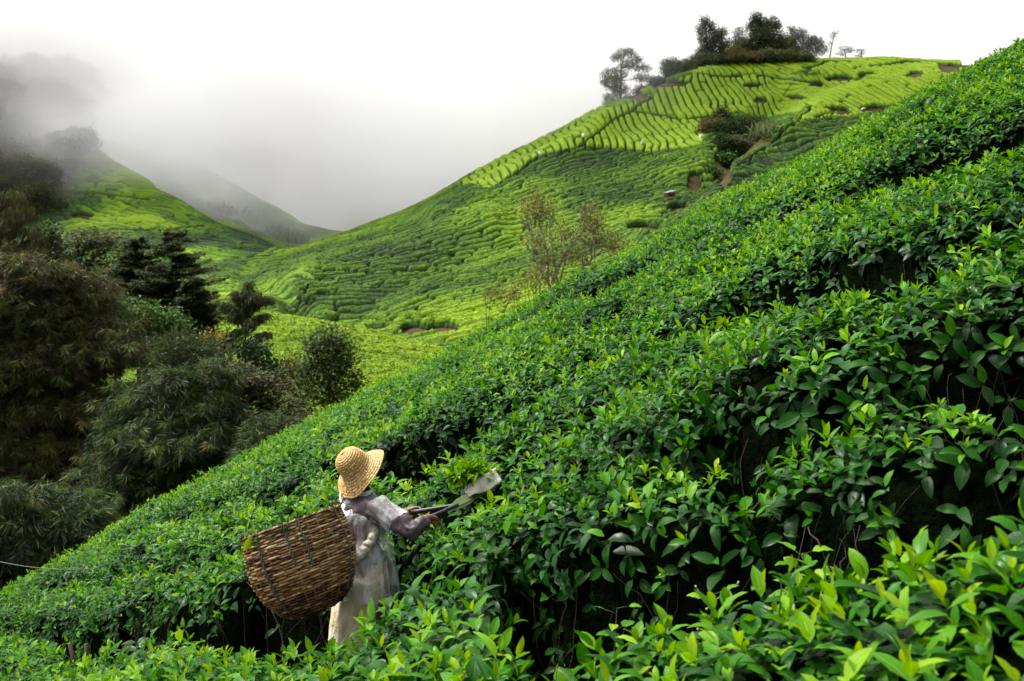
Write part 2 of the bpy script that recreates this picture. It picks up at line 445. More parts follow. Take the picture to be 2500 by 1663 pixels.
def left_field(X, Y, Z):
    px, py = to_px(X, Y, Z)
    h1, c1 = rows(X, Y, rad(-14), 1.6, 5.0, 11, cross=0.6, wt=0.20, ws=0.2, brk=0.4, warp=2.0)
    h2, c2 = rows(X, Y, rad(140), 1.6, 5, 12, cross=0.7, wt=0.17, ws=0.2, brk=0.55, warp=1.5)
    steep = in_poly(px, py, [(150, 400), (260, 400), (340, 500), (430, 540), (230, 535), (120, 510)])
    h = np.where(steep, h2, h1); c = np.where(steep, c2, c1)
    var = fbm(X / 12, Y / 12, 77, 3)
    tone = np.clip(0.46 + 0.75 * var + 0.3 * (c - 0.5) + 0.10 * steep - 0.1 * (py > 560), 0, 1)
    forest = sstep(0, 1, (150 - px + (py - 430) * -0.9) / 10.0)
    off = np.maximum(forest * (py < 500), sstep(1.1, 0.8, ((px - 190) / 26) ** 2 + ((py - 505) / 9) ** 2))
    off = np.maximum(off, sstep(1.1, 0.8, ((px - 545) / 60) ** 2 + ((py - 500) / 14) ** 2))
    for l in [[(200, 452), (300, 464), (345, 470)], [(260, 538), (380, 540), (470, 530)], [(150, 448), (200, 452)]]:
        off = np.maximum(off, sstep(3.2, 1.2, dist_poly(px, py, l)))
    h = h * (1 - off) - 0.5 * off
    return h, tone, c
def knoll_field(X, Y, Z):
    h, c = rows(X, Y, rad(-5), 1.2, 6.0, 15, cross=0.4, wt=0.17, ws=0.18, brk=0.35, warp=1.0)
    tone = np.clip(0.86 + 0.15 * fbm(X / 6, Y / 6, 78, 2) + 0.12 * (c - 0.5), 0, 1)
    return h, tone, c

m_tea, nt, out = new_mat('far_tea_leaves')
at = N(nt, 'ShaderNodeAttribute', attribute_name='tone')
sep = N(nt, 'ShaderNodeSeparateColor'); nt.links.new(at.outputs['Color'], sep.inputs[0])
f1 = noise_fac(nt, 2.6, 6, rough=0.75)
def math_(nt, op, a, b=None, c=None, clamp=False):
    n = nt.nodes.new('ShaderNodeMath'); n.operation = op; n.use_clamp = clamp
    for i, v in enumerate((a, b, c)):
        if v is None: continue
        if isinstance(v, (int, float)): n.inputs[i].default_value = v
        else: nt.links.new(v, n.inputs[i])
    return n.outputs[0]
def maprange(nt, v, a, b, c=0.0, d=1.0):
    n = nt.nodes.new('ShaderNodeMapRange'); n.interpolation_type = 'SMOOTHSTEP'
    nt.links.new(v, n.inputs[0])
    for i, q in enumerate((a, b, c, d)): n.inputs[i + 1].default_value = q
    return n.outputs[0]
ad = math_(nt, 'ADD', sep.outputs[0], math_(nt, 'MULTIPLY_ADD', f1, 0.9, -0.45))
# young leaves grow on the plucked tops; the bush sides carry old dark leaves, and groove shade is painted near-black over stems and soil
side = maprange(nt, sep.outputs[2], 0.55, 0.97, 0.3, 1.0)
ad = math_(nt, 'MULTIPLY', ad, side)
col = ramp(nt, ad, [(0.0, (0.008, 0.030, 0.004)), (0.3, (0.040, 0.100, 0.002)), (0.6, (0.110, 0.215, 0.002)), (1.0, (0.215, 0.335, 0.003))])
stem = maprange(nt, sep.outputs[2], 0.14, 0.50)  # gap shade put into the colour by bush height
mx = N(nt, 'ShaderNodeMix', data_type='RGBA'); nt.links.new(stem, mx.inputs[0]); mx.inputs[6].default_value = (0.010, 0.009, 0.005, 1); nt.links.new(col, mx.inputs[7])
pr = N(nt, 'ShaderNodeBsdfPrincipled', Roughness=0.75); pr.inputs['Specular IOR Level'].default_value = 0.2
nt.links.new(mx.outputs[2], pr.inputs['Base Color'])
bp = N(nt, 'ShaderNodeBump', Strength=1.0, Distance=0.35); nt.links.new(noise_fac(nt, 3.5, 6, rough=0.7), bp.inputs['Height']); nt.links.new(bp.outputs[0], pr.inputs['Normal'])
nt.links.new(pr.outputs[0], out.inputs['Surface'])

def canopy(name, xs, ys, field, keep, label, H=1.0, sprigs=0):
    X, Y = np.meshgrid(xs, ys)
    # smooth land sampled coarsely, then refined linearly
    Z = land(X, Y)
    h, tone, c = field(X, Y, Z)
    h = h * (0.9 + 0.2 * c) * H
    h = h + 0.07 * fbm(X / 0.45, Y / 0.45, 91, 2) * (h > 0.2)
    Zc = Z + h - 0.12
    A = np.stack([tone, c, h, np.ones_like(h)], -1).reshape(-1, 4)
    ny, nx = X.shape
    i = np.arange(nx * ny).reshape(ny, nx)
    F = np.stack([i[:-1, :-1], i[:-1, 1:], i[1:, 1:], i[1:, :-1]], -1).reshape(-1, 4)
    kp = keep(X, Y, Z).ravel() & (h.ravel() > -0.3)
    F = F[kp[F].any(axis=1)]
    used = np.zeros(nx * ny, bool); used[F.ravel()] = True
    idx = np.cumsum(used) - 1
    V = np.stack([X, Y, Zc], -1).reshape(-1, 3)[used]
    F = idx[F]; A = A[used]
    # leafy shoots standing out of the plucked surface
    rg = np.random.default_rng(len(V))
    cand = np.flatnonzero(A[:, 2] > 0.84)
    k = rg.choice(cand, min(sprigs, len(cand) * 3)); n = len(k)
    c = V[k] + rg.normal(0, 1, (n, 3)) * np.array([0.04, 0.05, 0.012]) + np.array([0, 0, 0.012])
    a = rg.random(n) * 6.283; e = rg.uniform(0.0, 0.6, n)
    d = np.stack([np.cos(a) * np.cos(e), np.sin(a) * np.cos(e), np.sin(e)], -1); s_ = np.stack([-np.sin(a), np.cos(a), rg.normal(0, .3, n)], -1)
    ln = rg.uniform(0.09, 0.19, n)[:, None]; wd = ln * 0.32
    Q4 = np.stack([c, c + d * ln * .5 - s_ * wd, c + d * ln, c + d * ln * .5 + s_ * wd], 1).reshape(-1, 3)
    A4 = A[k].copy(); A4[:, 0] = np.clip(A4[:, 0] + rg.normal(0.06, 0.16, n), 0, 1); A4[:, 2] = 1.0
    F = np.concatenate([F, np.arange(n * 4).reshape(n, 4) + len(V)]); V = np.concatenate([V, Q4]); A = np.concatenate([A, np.repeat(A4, 4, 0)])
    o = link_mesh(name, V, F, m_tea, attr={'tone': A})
    return tag(o, label, 'tea bushes', kind='stuff')
def on(fn, others):
    def k(X, Y, Z): return fn(X, Y) + 2.2 > Z
    return k
def keep_main(X, Y, Z):
    px, py = to_px(X, Y, Z)
    return (M_full(X, Y) + 2.0 > Z) & (px > 380) & (px < 2450)
def keep_left(X, Y, Z):
    px, py = to_px(X, Y, Z)
    return (M_full(X, Y) + 0.3 < Z) & (px > 40) & (px < 1000) & (Y < 275)
def keep_knoll(X, Y, Z):
    return (V_(X, Y) > M_(X, Y)) & (Y > 66) & (Y < 112)
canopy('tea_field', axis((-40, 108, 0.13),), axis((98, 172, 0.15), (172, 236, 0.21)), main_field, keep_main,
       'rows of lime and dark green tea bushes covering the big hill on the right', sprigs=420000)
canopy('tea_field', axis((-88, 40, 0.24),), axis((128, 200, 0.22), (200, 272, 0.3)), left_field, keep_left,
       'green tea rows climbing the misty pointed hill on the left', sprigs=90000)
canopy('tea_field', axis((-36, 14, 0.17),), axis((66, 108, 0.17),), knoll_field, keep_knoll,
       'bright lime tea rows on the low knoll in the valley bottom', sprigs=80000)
# ------------------------------------------------------------------ the cloud lying in the valley
mf, nt, out = new_mat('valley_mist')
tc = N(nt, 'ShaderNodeTexCoord')
sx = N(nt, 'ShaderNodeSeparateXYZ'); nt.links.new(tc.outputs['Object'], sx.inputs[0])
def M(op, a, b=None, c=None, clamp=False):
    n = nt.nodes.new('ShaderNodeMath'); n.operation = op; n.use_clamp = clamp
    for i, v in enumerate((a, b, c)):
        if v is None: continue
        if isinstance(v, (int, float)): n.inputs[i].default_value = v
        else: nt.links.new(v, n.inputs[i])
    return n.outputs[0]
def MR(v, a, b, c=0.0, d=1.0):
    n = nt.nodes.new('ShaderNodeMapRange'); n.interpolation_type = 'SMOOTHSTEP'
    nt.links.new(v, n.inputs[0])
    for i, q in enumerate((a, b, c, d)): n.inputs[i + 1].default_value = q
    return n.outputs[0]
nz = N(nt, 'ShaderNodeTexNoise'); nz.inputs['Scale'].default_value = 0.028; nz.inputs['Detail'].default_value = 5.0
nt.links.new(tc.outputs['Object'], nz.inputs['Vector'])
X, Y, Z = sx.outputs
n1 = M('MAXIMUM', MR(nz.outputs['Fac'], 0.44, 0.60), MR(X, -104, -84, 0.14, 0.0))
# thicker with height above the valley floor and further up the valley
zt = M('MAXIMUM', MR(Z, -14, 24, 0.18, 1.0), MR(Y, 204, 236, 0.0, 1.0))
yt = M('MULTIPLY', MR(Y, 190, 246), M('MAXIMUM', MR(X, 18, 40, 1.0, 0.0), MR(Y, 232, 248)))
dens = M('MULTIPLY', M('MULTIPLY_ADD', n1, 1.45, 0.11), M('MULTIPLY', zt, yt))
dens = M('MULTIPLY', dens, MR(X, 15, 60, 1.0, 0.16))
dens = M('MULTIPLY', dens, M('MAXIMUM', MR(X, -108, -90), MR(Z, 16, 42, 0.10, 1.0)))
dens = M('MULTIPLY', dens, MR(Z, 58, 105, 1.0, 0.12))
dens = M('MULTIPLY', dens, MR(Y, 300, 400, 1.0, 0.5))
# a thin spot in the cloud through which the dark hillside behind shows
pc = P(775, 330, 285)
def sq(v, c, r): return M('POWER', M('MULTIPLY', M('SUBTRACT', v, float(c)), 1.0 / r), 2.0)
e_ = M('ADD', M('ADD', sq(X, pc[0], 17), sq(Z, pc[2], 12)), M('MULTIPLY_ADD', nz.outputs['Fac'], 2.4, -1.2))
dens = M('MULTIPLY', dens, MR(e_, 0.0, 1.6, 0.22, 1.0))
dens = M('MULTIPLY_ADD', dens, 0.085, M('MULTIPLY', yt, 0.004))
pv = N(nt, 'ShaderNodeVolumePrincipled')
pv.inputs['Color'].default_value = (0.996, 0.995, 1.0, 1)
pv.inputs['Anisotropy'].default_value = 0.42
nt.links.new(dens, pv.inputs['Density'])
nt.links.new(pv.outputs[0], out.inputs['Volume'])
b = MB(); b.box((-10, 345, 50), (560, 300, 200))
fog = b.build('fog_bank', mf, smooth=False)
tag(fog, 'white cloud bank filling the head of the valley between the hills', 'fog', kind='stuff')
# ------------------------------------------------------------------ the near tea: five hedge rows
def leaf_material(name, stops, rough=0.36, trans=0.3, vein=True, coat=0.0, spec=0.5, tcol=1.6):
    m, nt, out = new_mat(name)
    at = N(nt, 'ShaderNodeAttribute', attribute_name='tone')
    sp = N(nt, 'ShaderNodeSeparateColor'); nt.links.new(at.outputs['Color'], sp.inputs[0])
    tone, rnd, u, v = sp.outputs[0], sp.outputs[1], sp.outputs[2], at.outputs['Alpha']
    t2 = math_(nt, 'ADD', tone, math_(nt, 'MULTIPLY_ADD', rnd, 0.24, -0.12))
    col = ramp(nt, t2, stops)
    if vein:
        # midrib and side veins
        au = math_(nt, 'ABSOLUTE', math_(nt, 'MULTIPLY_ADD', u, 2.0, -1.0))
        rib = maprange(nt, au, 0.03, 0.12, 1.0, 0.0)
        ph = math_(nt, 'SINE', math_(nt, 'MULTIPLY_ADD', v, 58.0, math_(nt, 'MULTIPLY', au, -9.0)))
        side = maprange(nt, ph, 0.80, 1.0, 0.0, 0.5)
        vv = math_(nt, 'MAXIMUM', rib, side)
        mx = N(nt, 'ShaderNodeMix', data_type='RGBA')
        nt.links.new(math_(nt, 'MULTIPLY', vv, 0.35), mx.inputs[0]); nt.links.new(col, mx.inputs[6])
        hv = N(nt, 'ShaderNodeHueSaturation'); hv.inputs['Value'].default_value = 2.2; nt.links.new(col, hv.inputs['Color'])
        nt.links.new(hv.outputs[0], mx.inputs[7]); col = mx.outputs[2]
    pr = N(nt, 'ShaderNodeBsdfPrincipled', Roughness=rough)
    pr.inputs['Specular IOR Level'].default_value = spec
    rr = math_(nt, 'MULTIPLY_ADD', rnd, 0.25, rough - 0.1)
    nt.links.new(rr, pr.inputs['Roughness'])
    nt.links.new(col, pr.inputs['Base Color'])
    if vein:
        bp = N(nt, 'ShaderNodeBump', Strength=0.5, Distance=0.004)
        nt.links.new(math_(nt, 'MULTIPLY', vv, -1.0), bp.inputs['Height']); nt.links.new(bp.outputs[0], pr.inputs['Normal'])
    tr = N(nt, 'ShaderNodeBsdfTranslucent')
    h2 = N(nt, 'ShaderNodeHueSaturation'); h2.inputs['Value'].default_value = tcol; h2.inputs['Saturation'].default_value = 1.1
    h2.inputs['Hue'].default_value = 0.485
    nt.links.new(col, h2.inputs['Color']); nt.links.new(h2.outputs[0], tr.inputs[0])
    ms = N(nt, 'ShaderNodeMixShader'); ms.inputs[0].default_value = trans
    nt.links.new(pr.outputs[0], ms.inputs[1]); nt.links.new(tr.outputs[0], ms.inputs[2])
    nt.links.new(ms.outputs[0], out.inputs['Surface'])
    return m
m_leaf = leaf_material('tea_leaf', [(0.0, (0.003, 0.026, 0.001)), (0.3, (0.007, 0.058, 0.001)), (0.55, (0.024, 0.126, 0.001)), (0.8, (0.088, 0.235, 0.002)), (1.0, (0.185, 0.305, 0.005))], rough=0.38, spec=0.15, trans=0.3)
m_twig = simple_mat('tea_twig', (0.016, 0.008, 0.005), (0.045, 0.024, 0.014), 30, 0.8, 0.3)
m_core = simple_mat('painted_inner_shade', (0.0008, 0.0014, 0.0008), (0.0025, 0.005, 0.0015), 14, 1.0, 1.0, 40, spec=0.0, dist=0.03)  # near-black colour imitates the shade between the leaves

def leaves_mesh(base, d, up, ln, wd, curl, tone, rnd, S=5, fold=0.35, wav=0.0, shape=0.8):
    """arrays of leaf blades: base point, direction, face normal, length, width -> verts, faces, attributes"""
    n = len(base)
    d = d / (np.linalg.norm(d, axis=1, keepdims=True) + 1e-9)
    up = up - d * (up * d).sum(1, keepdims=True); up /= (np.linalg.norm(up, axis=1, keepdims=True) + 1e-9)
    sd = np.cross(d, up)
    s = np.linspace(0, 1, S)
    th = -curl[:, None] * s[None] ** 1.3
    dx = np.cos(th); dz = np.sin(th)
    st = 1.0 / (S - 1)
    cx = np.concatenate([np.zeros((n, 1)), np.cumsum((dx[:, 1:] + dx[:, :-1]) / 2 * st, 1)], 1) * ln[:, None]
    cz = np.concatenate([np.zeros((n, 1)), np.cumsum((dz[:, 1:] + dz[:, :-1]) / 2 * st, 1)], 1) * ln[:, None]
    w = np.sin(np.pi * s ** shape) ** 0.85; w = np.maximum(w, 0.03)
    w[-1] = 0.02; w[0] = 0.06
    W = wd[:, None] * w[None] * 0.5
    fo = fold * W
    V = np.empty((n, S, 3, 3))
    ctr = base[:, None] + d[:, None] * cx[..., None] + up[:, None] * cz[..., None]
    # local normal after curl
    nl = up[:, None] * np.cos(th)[..., None] - d[:, None] * np.sin(th)[..., None]
    wv = wav * W * np.sin(s * 17 + rnd[:, None] * 20)
    V[:, :, 1] = ctr
    V[:, :, 0] = ctr - sd[:, None] * W[..., None] + nl * (fo + wv)[..., None]
    V[:, :, 2] = ctr + sd[:, None] * W[..., None] + nl * (fo - wv)[..., None]
    A = np.empty((n, S, 3, 4))
    A[..., 0] = tone[:, None, None]; A[..., 1] = rnd[:, None, None]
    A[..., 2] = np.array([0, 0.5, 1.0])[None, None]; A[..., 3] = s[None, :, None]
    q = np.arange(S - 1)[:, None] * 3 + np.arange(2)[None]
    f = np.stack([q, q + 1, q + 4, q + 3], -1).reshape(-1, 4)
    F = (f[None] + (np.arange(n) * S * 3)[:, None, None]).reshape(-1, 4)
    return V.reshape(-1, 3), F, A.reshape(-1, 4)
def join(parts):
    o = 0; Vs = []; Fs = []; As = []
    for V, F, A in parts:
        Vs.append(V); Fs.append(F + o); As.append(A); o += len(V)
    return np.concatenate(Vs), np.concatenate(Fs), np.concatenate(As)

# gap lines between the rows: x, y, half width, openness (0 closed .. 1 down to the ground)
gaps = [
    [(-14, 22, .1, .2), (-8, 15.5, .12, .3), (-5, 11.8, .1, .4), (-4.1, 10.5, .15, .7), (-3.5, 9.7, .34, 1), (-2.9, 9.0, .2, .8), (-2.3, 8.4, .2, .7), (-1.85, 7.75, .38, 1), (-1.3, 7.3, .52, 1), (-.85, 7.05, .45, 1), (-.55, 6.5, .12, .6), (-.1, 5.5, .08, .4), (.02, 5.05, .26, 1),
     (.3, 4.80, .36, 1), (.62, 4.52, .40, 1), (1.1, 4.15, .40, 1), (1.57, 3.80, .38, 1), (2.2, 3.4, .38, 1), (3.5, 2.7, .4, 1), (6, 1.4, .4, 1)],
    [(-14, 25, .05, .1), (-6, 14.5, .05, .2), (-2.5, 9.9, .05, .3), (-1, 8.3, .05, .2), (.3, 6.6, .04, .25), (.85, 5.95, .05, .5), (1.07, 5.72, .14, 1), (1.4, 5.5, .12, .8), (1.8, 5.2, .15, .8), (2.15, 4.95, .24, 1), (3.5, 4.1, .3, 1), (6, 2.4, .3, 1)],
    [(-14, 29, .05, .1), (-7, 17.5, .05, .2), (-4, 13.6, .08, .4), (-2.9, 12.4, .06, .4), (-2.3, 11.6, .24, 1), (-1.7, 11.1, .12, .5), (-1.1, 10.5, .36, 1), (-.4, 9.9, .42, 1), (.0, 9.6, .2, .8), (.4, 9.5, .06, .3), (1.2, 9.2, .06, .4), (1.7, 8.9, .15, .7),
     (2.1, 8.4, .62, 1), (2.55, 7.9, .62, 1), (3.0, 7.3, .2, .7), (4, 6.5, .1, .5), (6, 5.0, .15, .6)],
    [(-14, 34, .05, .1), (-6, 22, .05, .2), (-1, 17.2, .08, .4), (.6, 15.9, .1, .5), (1.1, 15.4, .42, 1), (1.6, 14.9, .3, 1), (2.2, 14.2, .06, .4), (3, 13.1, .1, .5), (3.9, 11.4, .2, .8), (4.6, 10.2, .7, 1), (5.5, 8.9, .75, 1), (7, 7.2, .7, 1), (9, 5.5, .4, 1)],
]
gaps = [np.array(g, float) for g in gaps]
def gap_eval(g, x, y):
    hw_add = 0.09
    yc = np.interp(x, g[:, 0], g[:, 1]) + 0.10 * fbm(x / 0.8, y * 0 + 3.3, int(g[0, 1]), 2)
    hw = np.interp(x, g[:, 0], g[:, 2]); op = np.interp(x, g[:, 0], g[:, 3])
    hw = hw + (hw_add if g is gaps[0] else 0.20) * (op > 0.9)
    sl = (np.interp(x + 0.3, g[:, 0], g[:, 1]) - np.interp(x - 0.3, g[:, 0], g[:, 1])) / 0.6
    d = (y - yc) / np.sqrt(1 + sl * sl)
    return d, hw, op
def hedge_top(x, y):
    z = near_top(x, y)
    z = z + 0.13 * fbm(x / 1.1, y / 1.1, 61, 2) + 0.05 * fbm(x / 0.33, y / 0.33, 63, 2) + 0.03 - 0.03 * y / 18
    for g in gaps:
        d, hw, op = gap_eval(g, x, y)
        rnd_edge = 0.24 * np.exp(-np.maximum(np.abs(d) - hw, 0) / 0.30)          # rounded shoulders
        z = z - rnd_edge * np.clip(op, 0.45, 1)
        # terraced planting: each table dips to its lower path and starts proud above it
        z = z + np.where(d < 0, -0.13 * np.exp(d / 0.7), 0.10 * np.exp(-d / 0.6)) * np.clip(op, 0.4, 1)
        e = np.abs(d) - hw + 0.05 * fbm(x / 0.25, y / 0.25, 65, 2)
        z = z - (1.0 * op) * sstep(0.10, -0.04, e)
    z = z + 0.13 * sstep(0.1, 1.2, x) * sstep(0.25, -0.2, gap_eval(gaps[0], x, y)[0] + gap_eval(gaps[0], x, y)[1])
    # the picked-over hollow under the picker's arms and scoop, and the trampled lip in front of the picker
    z = z - 0.17 * np.exp(-((x + 0.30) / 0.75) ** 2 - ((y - 7.0) / 0.55) ** 2)
    z = z - 0.20 * np.exp(-((x + 1.0) / 0.42) ** 2 - ((y - 6.35) / 0.42) ** 2)
    return z
def row_index(x, y):
    r = np.zeros(np.shape(x), int)
    for g in gaps: r += (gap_eval(g, x, y)[0] > 0)
    return r

rng = np.random.default_rng(7)
HX = np.arange(-13.2, 13.3, 0.06); HY = np.arange(1.2, 23.5, 0.06)
GX, GY = np.meshgrid(HX, HY)
GZ = hedge_top(GX, GY)
infr = (np.abs(GX) < 0.475 * GY + 2.4)
iy, ix = GZ.shape
idg = np.arange(ix * iy).reshape(iy, ix)
Q = np.stack([idg[:-1, :-1], idg[:-1, 1:], idg[1:, 1:], idg[1:, :-1]], -1).reshape(-1, 4)
HV = np.stack([GX, GY, GZ], -1).reshape(-1, 3)
Q = Q[infr.ravel()[Q].all(1)]
e1 = HV[Q[:, 2]] - HV[Q[:, 0]]; e2 = HV[Q[:, 3]] - HV[Q[:, 1]]
cr = np.cross(e1, e2); area = np.linalg.norm(cr, axis=1) / 2; nrm = cr / (2 * area[:, None])
cen = HV[Q].mean(1)
qrow = row_index(cen[:, 0], cen[:, 1])
dist = cen[:, 1]
gap_open = np.zeros(len(cen))
for g in gaps:
    d, hw, op = gap_eval(g, cen[:, 0], cen[:, 1])
    gap_open = np.maximum(gap_open, op * (np.abs(d) < hw * 0.9))
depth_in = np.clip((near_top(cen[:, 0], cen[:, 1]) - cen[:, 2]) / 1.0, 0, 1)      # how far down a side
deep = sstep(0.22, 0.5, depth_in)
facing = -(cen * nrm).sum(1) / np.linalg.norm(cen, axis=1)
wgt = area * (1 - np.where(cen[:, 1] > 6.5, 0.97, 0.80) * deep) * np.where(facing < -0.25, 0.45, 1.0)
def pick(n_per, lo, hi):
    """random points on the hedge surface between two distances, n_per leaves per square metre"""
    w = wgt * ((dist >= lo) & (dist < hi)); tot = w.sum(); n = int(tot * n_per)
    k = rng.choice(len(w), n, p=w / tot)
    a, b = rng.random(n)[:, None], rng.random(n)[:, None]
    q = Q[k]
    p = (HV[q[:, 0]] * (1 - a) + HV[q[:, 1]] * a) * (1 - b) + (HV[q[:, 3]] * (1 - a) + HV[q[:, 2]] * a) * b
    return p, nrm[k], qrow[k], depth_in[k]
def unit(v): return v / (np.linalg.norm(v, axis=-1, keepdims=True) + 1e-9)
def shoots(p, nr, S, scale, kind):
    """whorls of leaves; kind 'old' spreading dark leaves, 'young' upright bright tips"""
    n = len(p)
    upv = np.array([0, 0, 1.0])
    steep = 1 - np.clip(nr[:, 2:3], 0, 1)
    axis_ = unit(nr * (0.55 + 0.5 * steep) + upv * (0.75 - 0.3 * steep) + rng.normal(0, 0.22, (n, 3)))
    t1 = unit(np.cross(axis_, rng.normal(0, 1, (n, 3)))); t2 = np.cross(axis_, t1)
    out = []
    pt = fbm(p[:, 0] / 0.9, p[:, 1] / 0.9, 71, 2)
    nl = 5 if kind == 'old' else 4
    a0 = rng.random(n) * 6.28
    stem = rng.uniform(-0.03, 0.05, n)
    if kind == 'young': stem = rng.uniform(0.01, 0.09, n)
    for i in range(nl):
        a = a0 + i * 2.4 + rng.normal(0, 0.3, n)
        fr = i / (nl - 1)
        if kind == 'old':
            el = np.radians(rng.normal(8 + 30 * fr, 14, n)); l = rng.uniform(0.075, 0.125, n) * (1.05 - 0.3 * fr)
            wd = l * rng.uniform(0.38, 0.5, n); cu = rng.uniform(0.3, 1.3, n) ; tn = 0.12 + 0.36 * fr + rng.normal(0, 0.13, n)
            off = stem + (fr - 0.6) * 0.07
        else:
            el = np.radians(rng.normal(22 + 55 * fr, 12, n)); l = rng.uniform(0.055, 0.09, n) * (1.1 - 0.45 * fr)
            wd = l * rng.uniform(0.34, 0.44, n); cu = rng.uniform(0.1, 0.9, n) ; tn = 0.50 + 0.38 * fr + rng.normal(0, 0.12, n)
            off = stem + fr * 0.03
        rdl = t1 * np.cos(a)[:, None] + t2 * np.sin(a)[:, None]
        d = rdl * np.cos(el)[:, None] + axis_ * np.sin(el)[:, None]
        d = d - np.array([0, 0, 0.35]) * steep * (0.6 if kind == 'old' else 0.1)
        up = axis_ * np.cos(el)[:, None] - rdl * np.sin(el)[:, None]
        base = p + axis_ * (off * scale)[:, None] + rdl * 0.004
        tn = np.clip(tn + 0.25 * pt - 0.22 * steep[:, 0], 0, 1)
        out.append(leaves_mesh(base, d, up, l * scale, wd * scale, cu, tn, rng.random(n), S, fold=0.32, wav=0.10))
    return out

# room taken by the picker, the basket and the shears
def W(cx, cy, Y):
    X1 = (560 + cx / 3.0743) * 0.4096; Y1 = (1050 + cy / 3.0743) * 0.4096
    return np.array([(X1 - 512) / 1100 * Y, Y, (200 - Y1) / 1100 * Y])
clear = [(W(1385, 775, 6.97), W(1560, 665, 7.15), .13), (W(1560, 665, 7.15), W(1720, 560, 7.28), .10), (W(1120, 730, 7.6), W(1480, 590, 7.45), .13), (W(1720, 560, 7.28), W(1960, 400, 7.45), .13), (W(1850, 440, 7.4), W(1990, 380, 7.5), .15),
         (W(980, 500, 7.27), W(950, 1500, 7.2), .30), (W(468, 700, 6.86), W(590, 1250, 6.75), .42)]
hedge_parts = {r: [] for r in range(5)}
twigs = {r: MB() for r in range(5)}
bands = [(1.2, 4.6, 7, 84, 84, 1.30), (4.6, 9.0, 5, 84, 88, 1.15), (9.0, 14.0, 5, 86, 90, 1.05), (14.0, 23.5, 4, 76, 80, 1.1)]
for lo, hi, S, n_old, n_new, scl in bands:
    for kind, npm in (('old', n_old), ('young', n_new)):
        p, nr, rw, dep = pick(npm, lo, hi)
        if kind == 'young':
            keep = rng.random(len(p)) < np.clip(1.0 - dep * 1.3, 0.05, 1) * np.clip(0.75 + 0.6 * fbm(p[:, 0] / 0.5, p[:, 1] / 0.5, 73, 2), 0.25, 1)
            p, nr, rw, dep = p[keep], nr[keep], rw[keep], dep[keep]
        keep = np.ones(len(p), bool)
        for a_, b_, r_ in clear:
            ab = b_ - a_; tt = np.clip(((p - a_) @ ab) / (ab @ ab), 0, 1); keep &= np.linalg.norm(p - a_ - tt[:, None] * ab, axis=1) > r_
        p, nr, rw, dep = p[keep], nr[keep], rw[keep], dep[keep]
        for r in range(5):
            k = rw == r
            if k.sum() == 0: continue
            sc_n = scl * rng.uniform(0.65, 1.3, k.sum())
            # near side of the picture: bigger unpicked leaves low on the sides
            hedge_parts[r] += shoots(p[k], nr[k], S, sc_n, kind)
# woody branches seen in the open gaps
for _ in range(900):
    gi = rng.integers(0, 4); g = gaps[gi]
    x = rng.uniform(-4, 6); y0 = np.interp(x, g[:, 0], g[:, 1]); op = np.interp(x, g[:, 0], g[:, 3]); hw = np.interp(x, g[:, 0], g[:, 2])
    if op < 0.7 or abs(x) > 0.475 * y0 + 0.6: continue
    sidey = 1
    y = y0 + hw + 0.12 + rng.uniform(-0.04, 0.12)
    zt_ = float(near_top(x, y)); gz = float(near_ground(x, y))
    p0 = np.array([x, y + sidey * 0.1, gz - 0.02]); p3 = np.array([x + rng.normal(0, 0.3), y + rng.uniform(-0.05, 0.15), zt_ - rng.uniform(0.20, 0.4)])
    t = np.linspace(0, 1, 12)[:, None]
    pts = p0 * (1 - t) + p3 * t + np.sin(t * math.pi) * rng.normal(0, 0.10, 3) + np.sin(t * 6.0 + rng.random() * 6) * rng.normal(0, 0.035, 3) + rng.normal(0, 0.006, (12, 3))
    r0 = rng.choice([0.003, 0.005, 0.008, 0.012], p=[.45, .33, .17, .05])
    twigs[min(gi + (1 if sidey > 0 else 0), 4)].tube(pts, np.linspace(r0, r0 * 0.15, 12), 5, True, (rng.random(), 0, 0, 1))
# forked old trunk standing in the gap at the far left
tk = MB()
bx, by = -3.62, 9.55; bz = float(near_ground(bx, by))
tk.tube([(bx, by, bz - 0.05), (bx + .02, by, bz + .25), (bx - .02, by, bz + .5)], [.07, .055, .05], 8)
for ex in (-.22, -.08, .12, .28): tk.tube([(bx - .02, by, bz + .45), (bx + ex * .6, by - .03, bz + .68), (bx + ex, by, bz + .98)], [.036, .026, .016], 7)

hedge_labels = ['nearest tea hedge with big blurred leaves along the bottom right corner', 'tea hedge of large leaves in front of the dark trench, beside the picker',
                'broad tea hedge behind the collecting scoop, rising to the right edge', 'tea hedge just below the crest of the near slope', 'topmost tea hedge forming the skyline of the near slope']
cmask_all = infr.ravel()
for r in range(5):
    ctr_ = cen[qrow == r].mean(0)
    root = empty('tea_hedge', tuple(ctr_))
    tag(root, hedge_labels[r], 'tea hedge', 'tea hedges on the near slope')
    V, F, A = join(hedge_parts[r])
    link_mesh('foliage', V - ctr_, F, m_leaf, root, attr={'tone': A})
    # near-black sheet under the outer shoots, standing in for the shade inside the hedge
    q = Q[qrow == r]
    used = np.zeros(len(HV), bool); used[q.ravel()] = True; idx = np.cumsum(used) - 1
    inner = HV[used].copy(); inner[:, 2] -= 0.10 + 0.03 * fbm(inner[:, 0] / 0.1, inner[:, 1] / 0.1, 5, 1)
    link_mesh('shade_core', inner - ctr_, idx[q], m_core, root)
    if twigs[r].n:
        twigs[r].v = [v - ctr_ for v in twigs[r].v]
        twigs[r].build('twigs', m_twig, root)['kind'] = 'stuff'
    if r == 1:
        tk.v = [v - ctr_ for v in tk.v]
        tk.build('trunk', m_twig, root)
hedge_parts = None
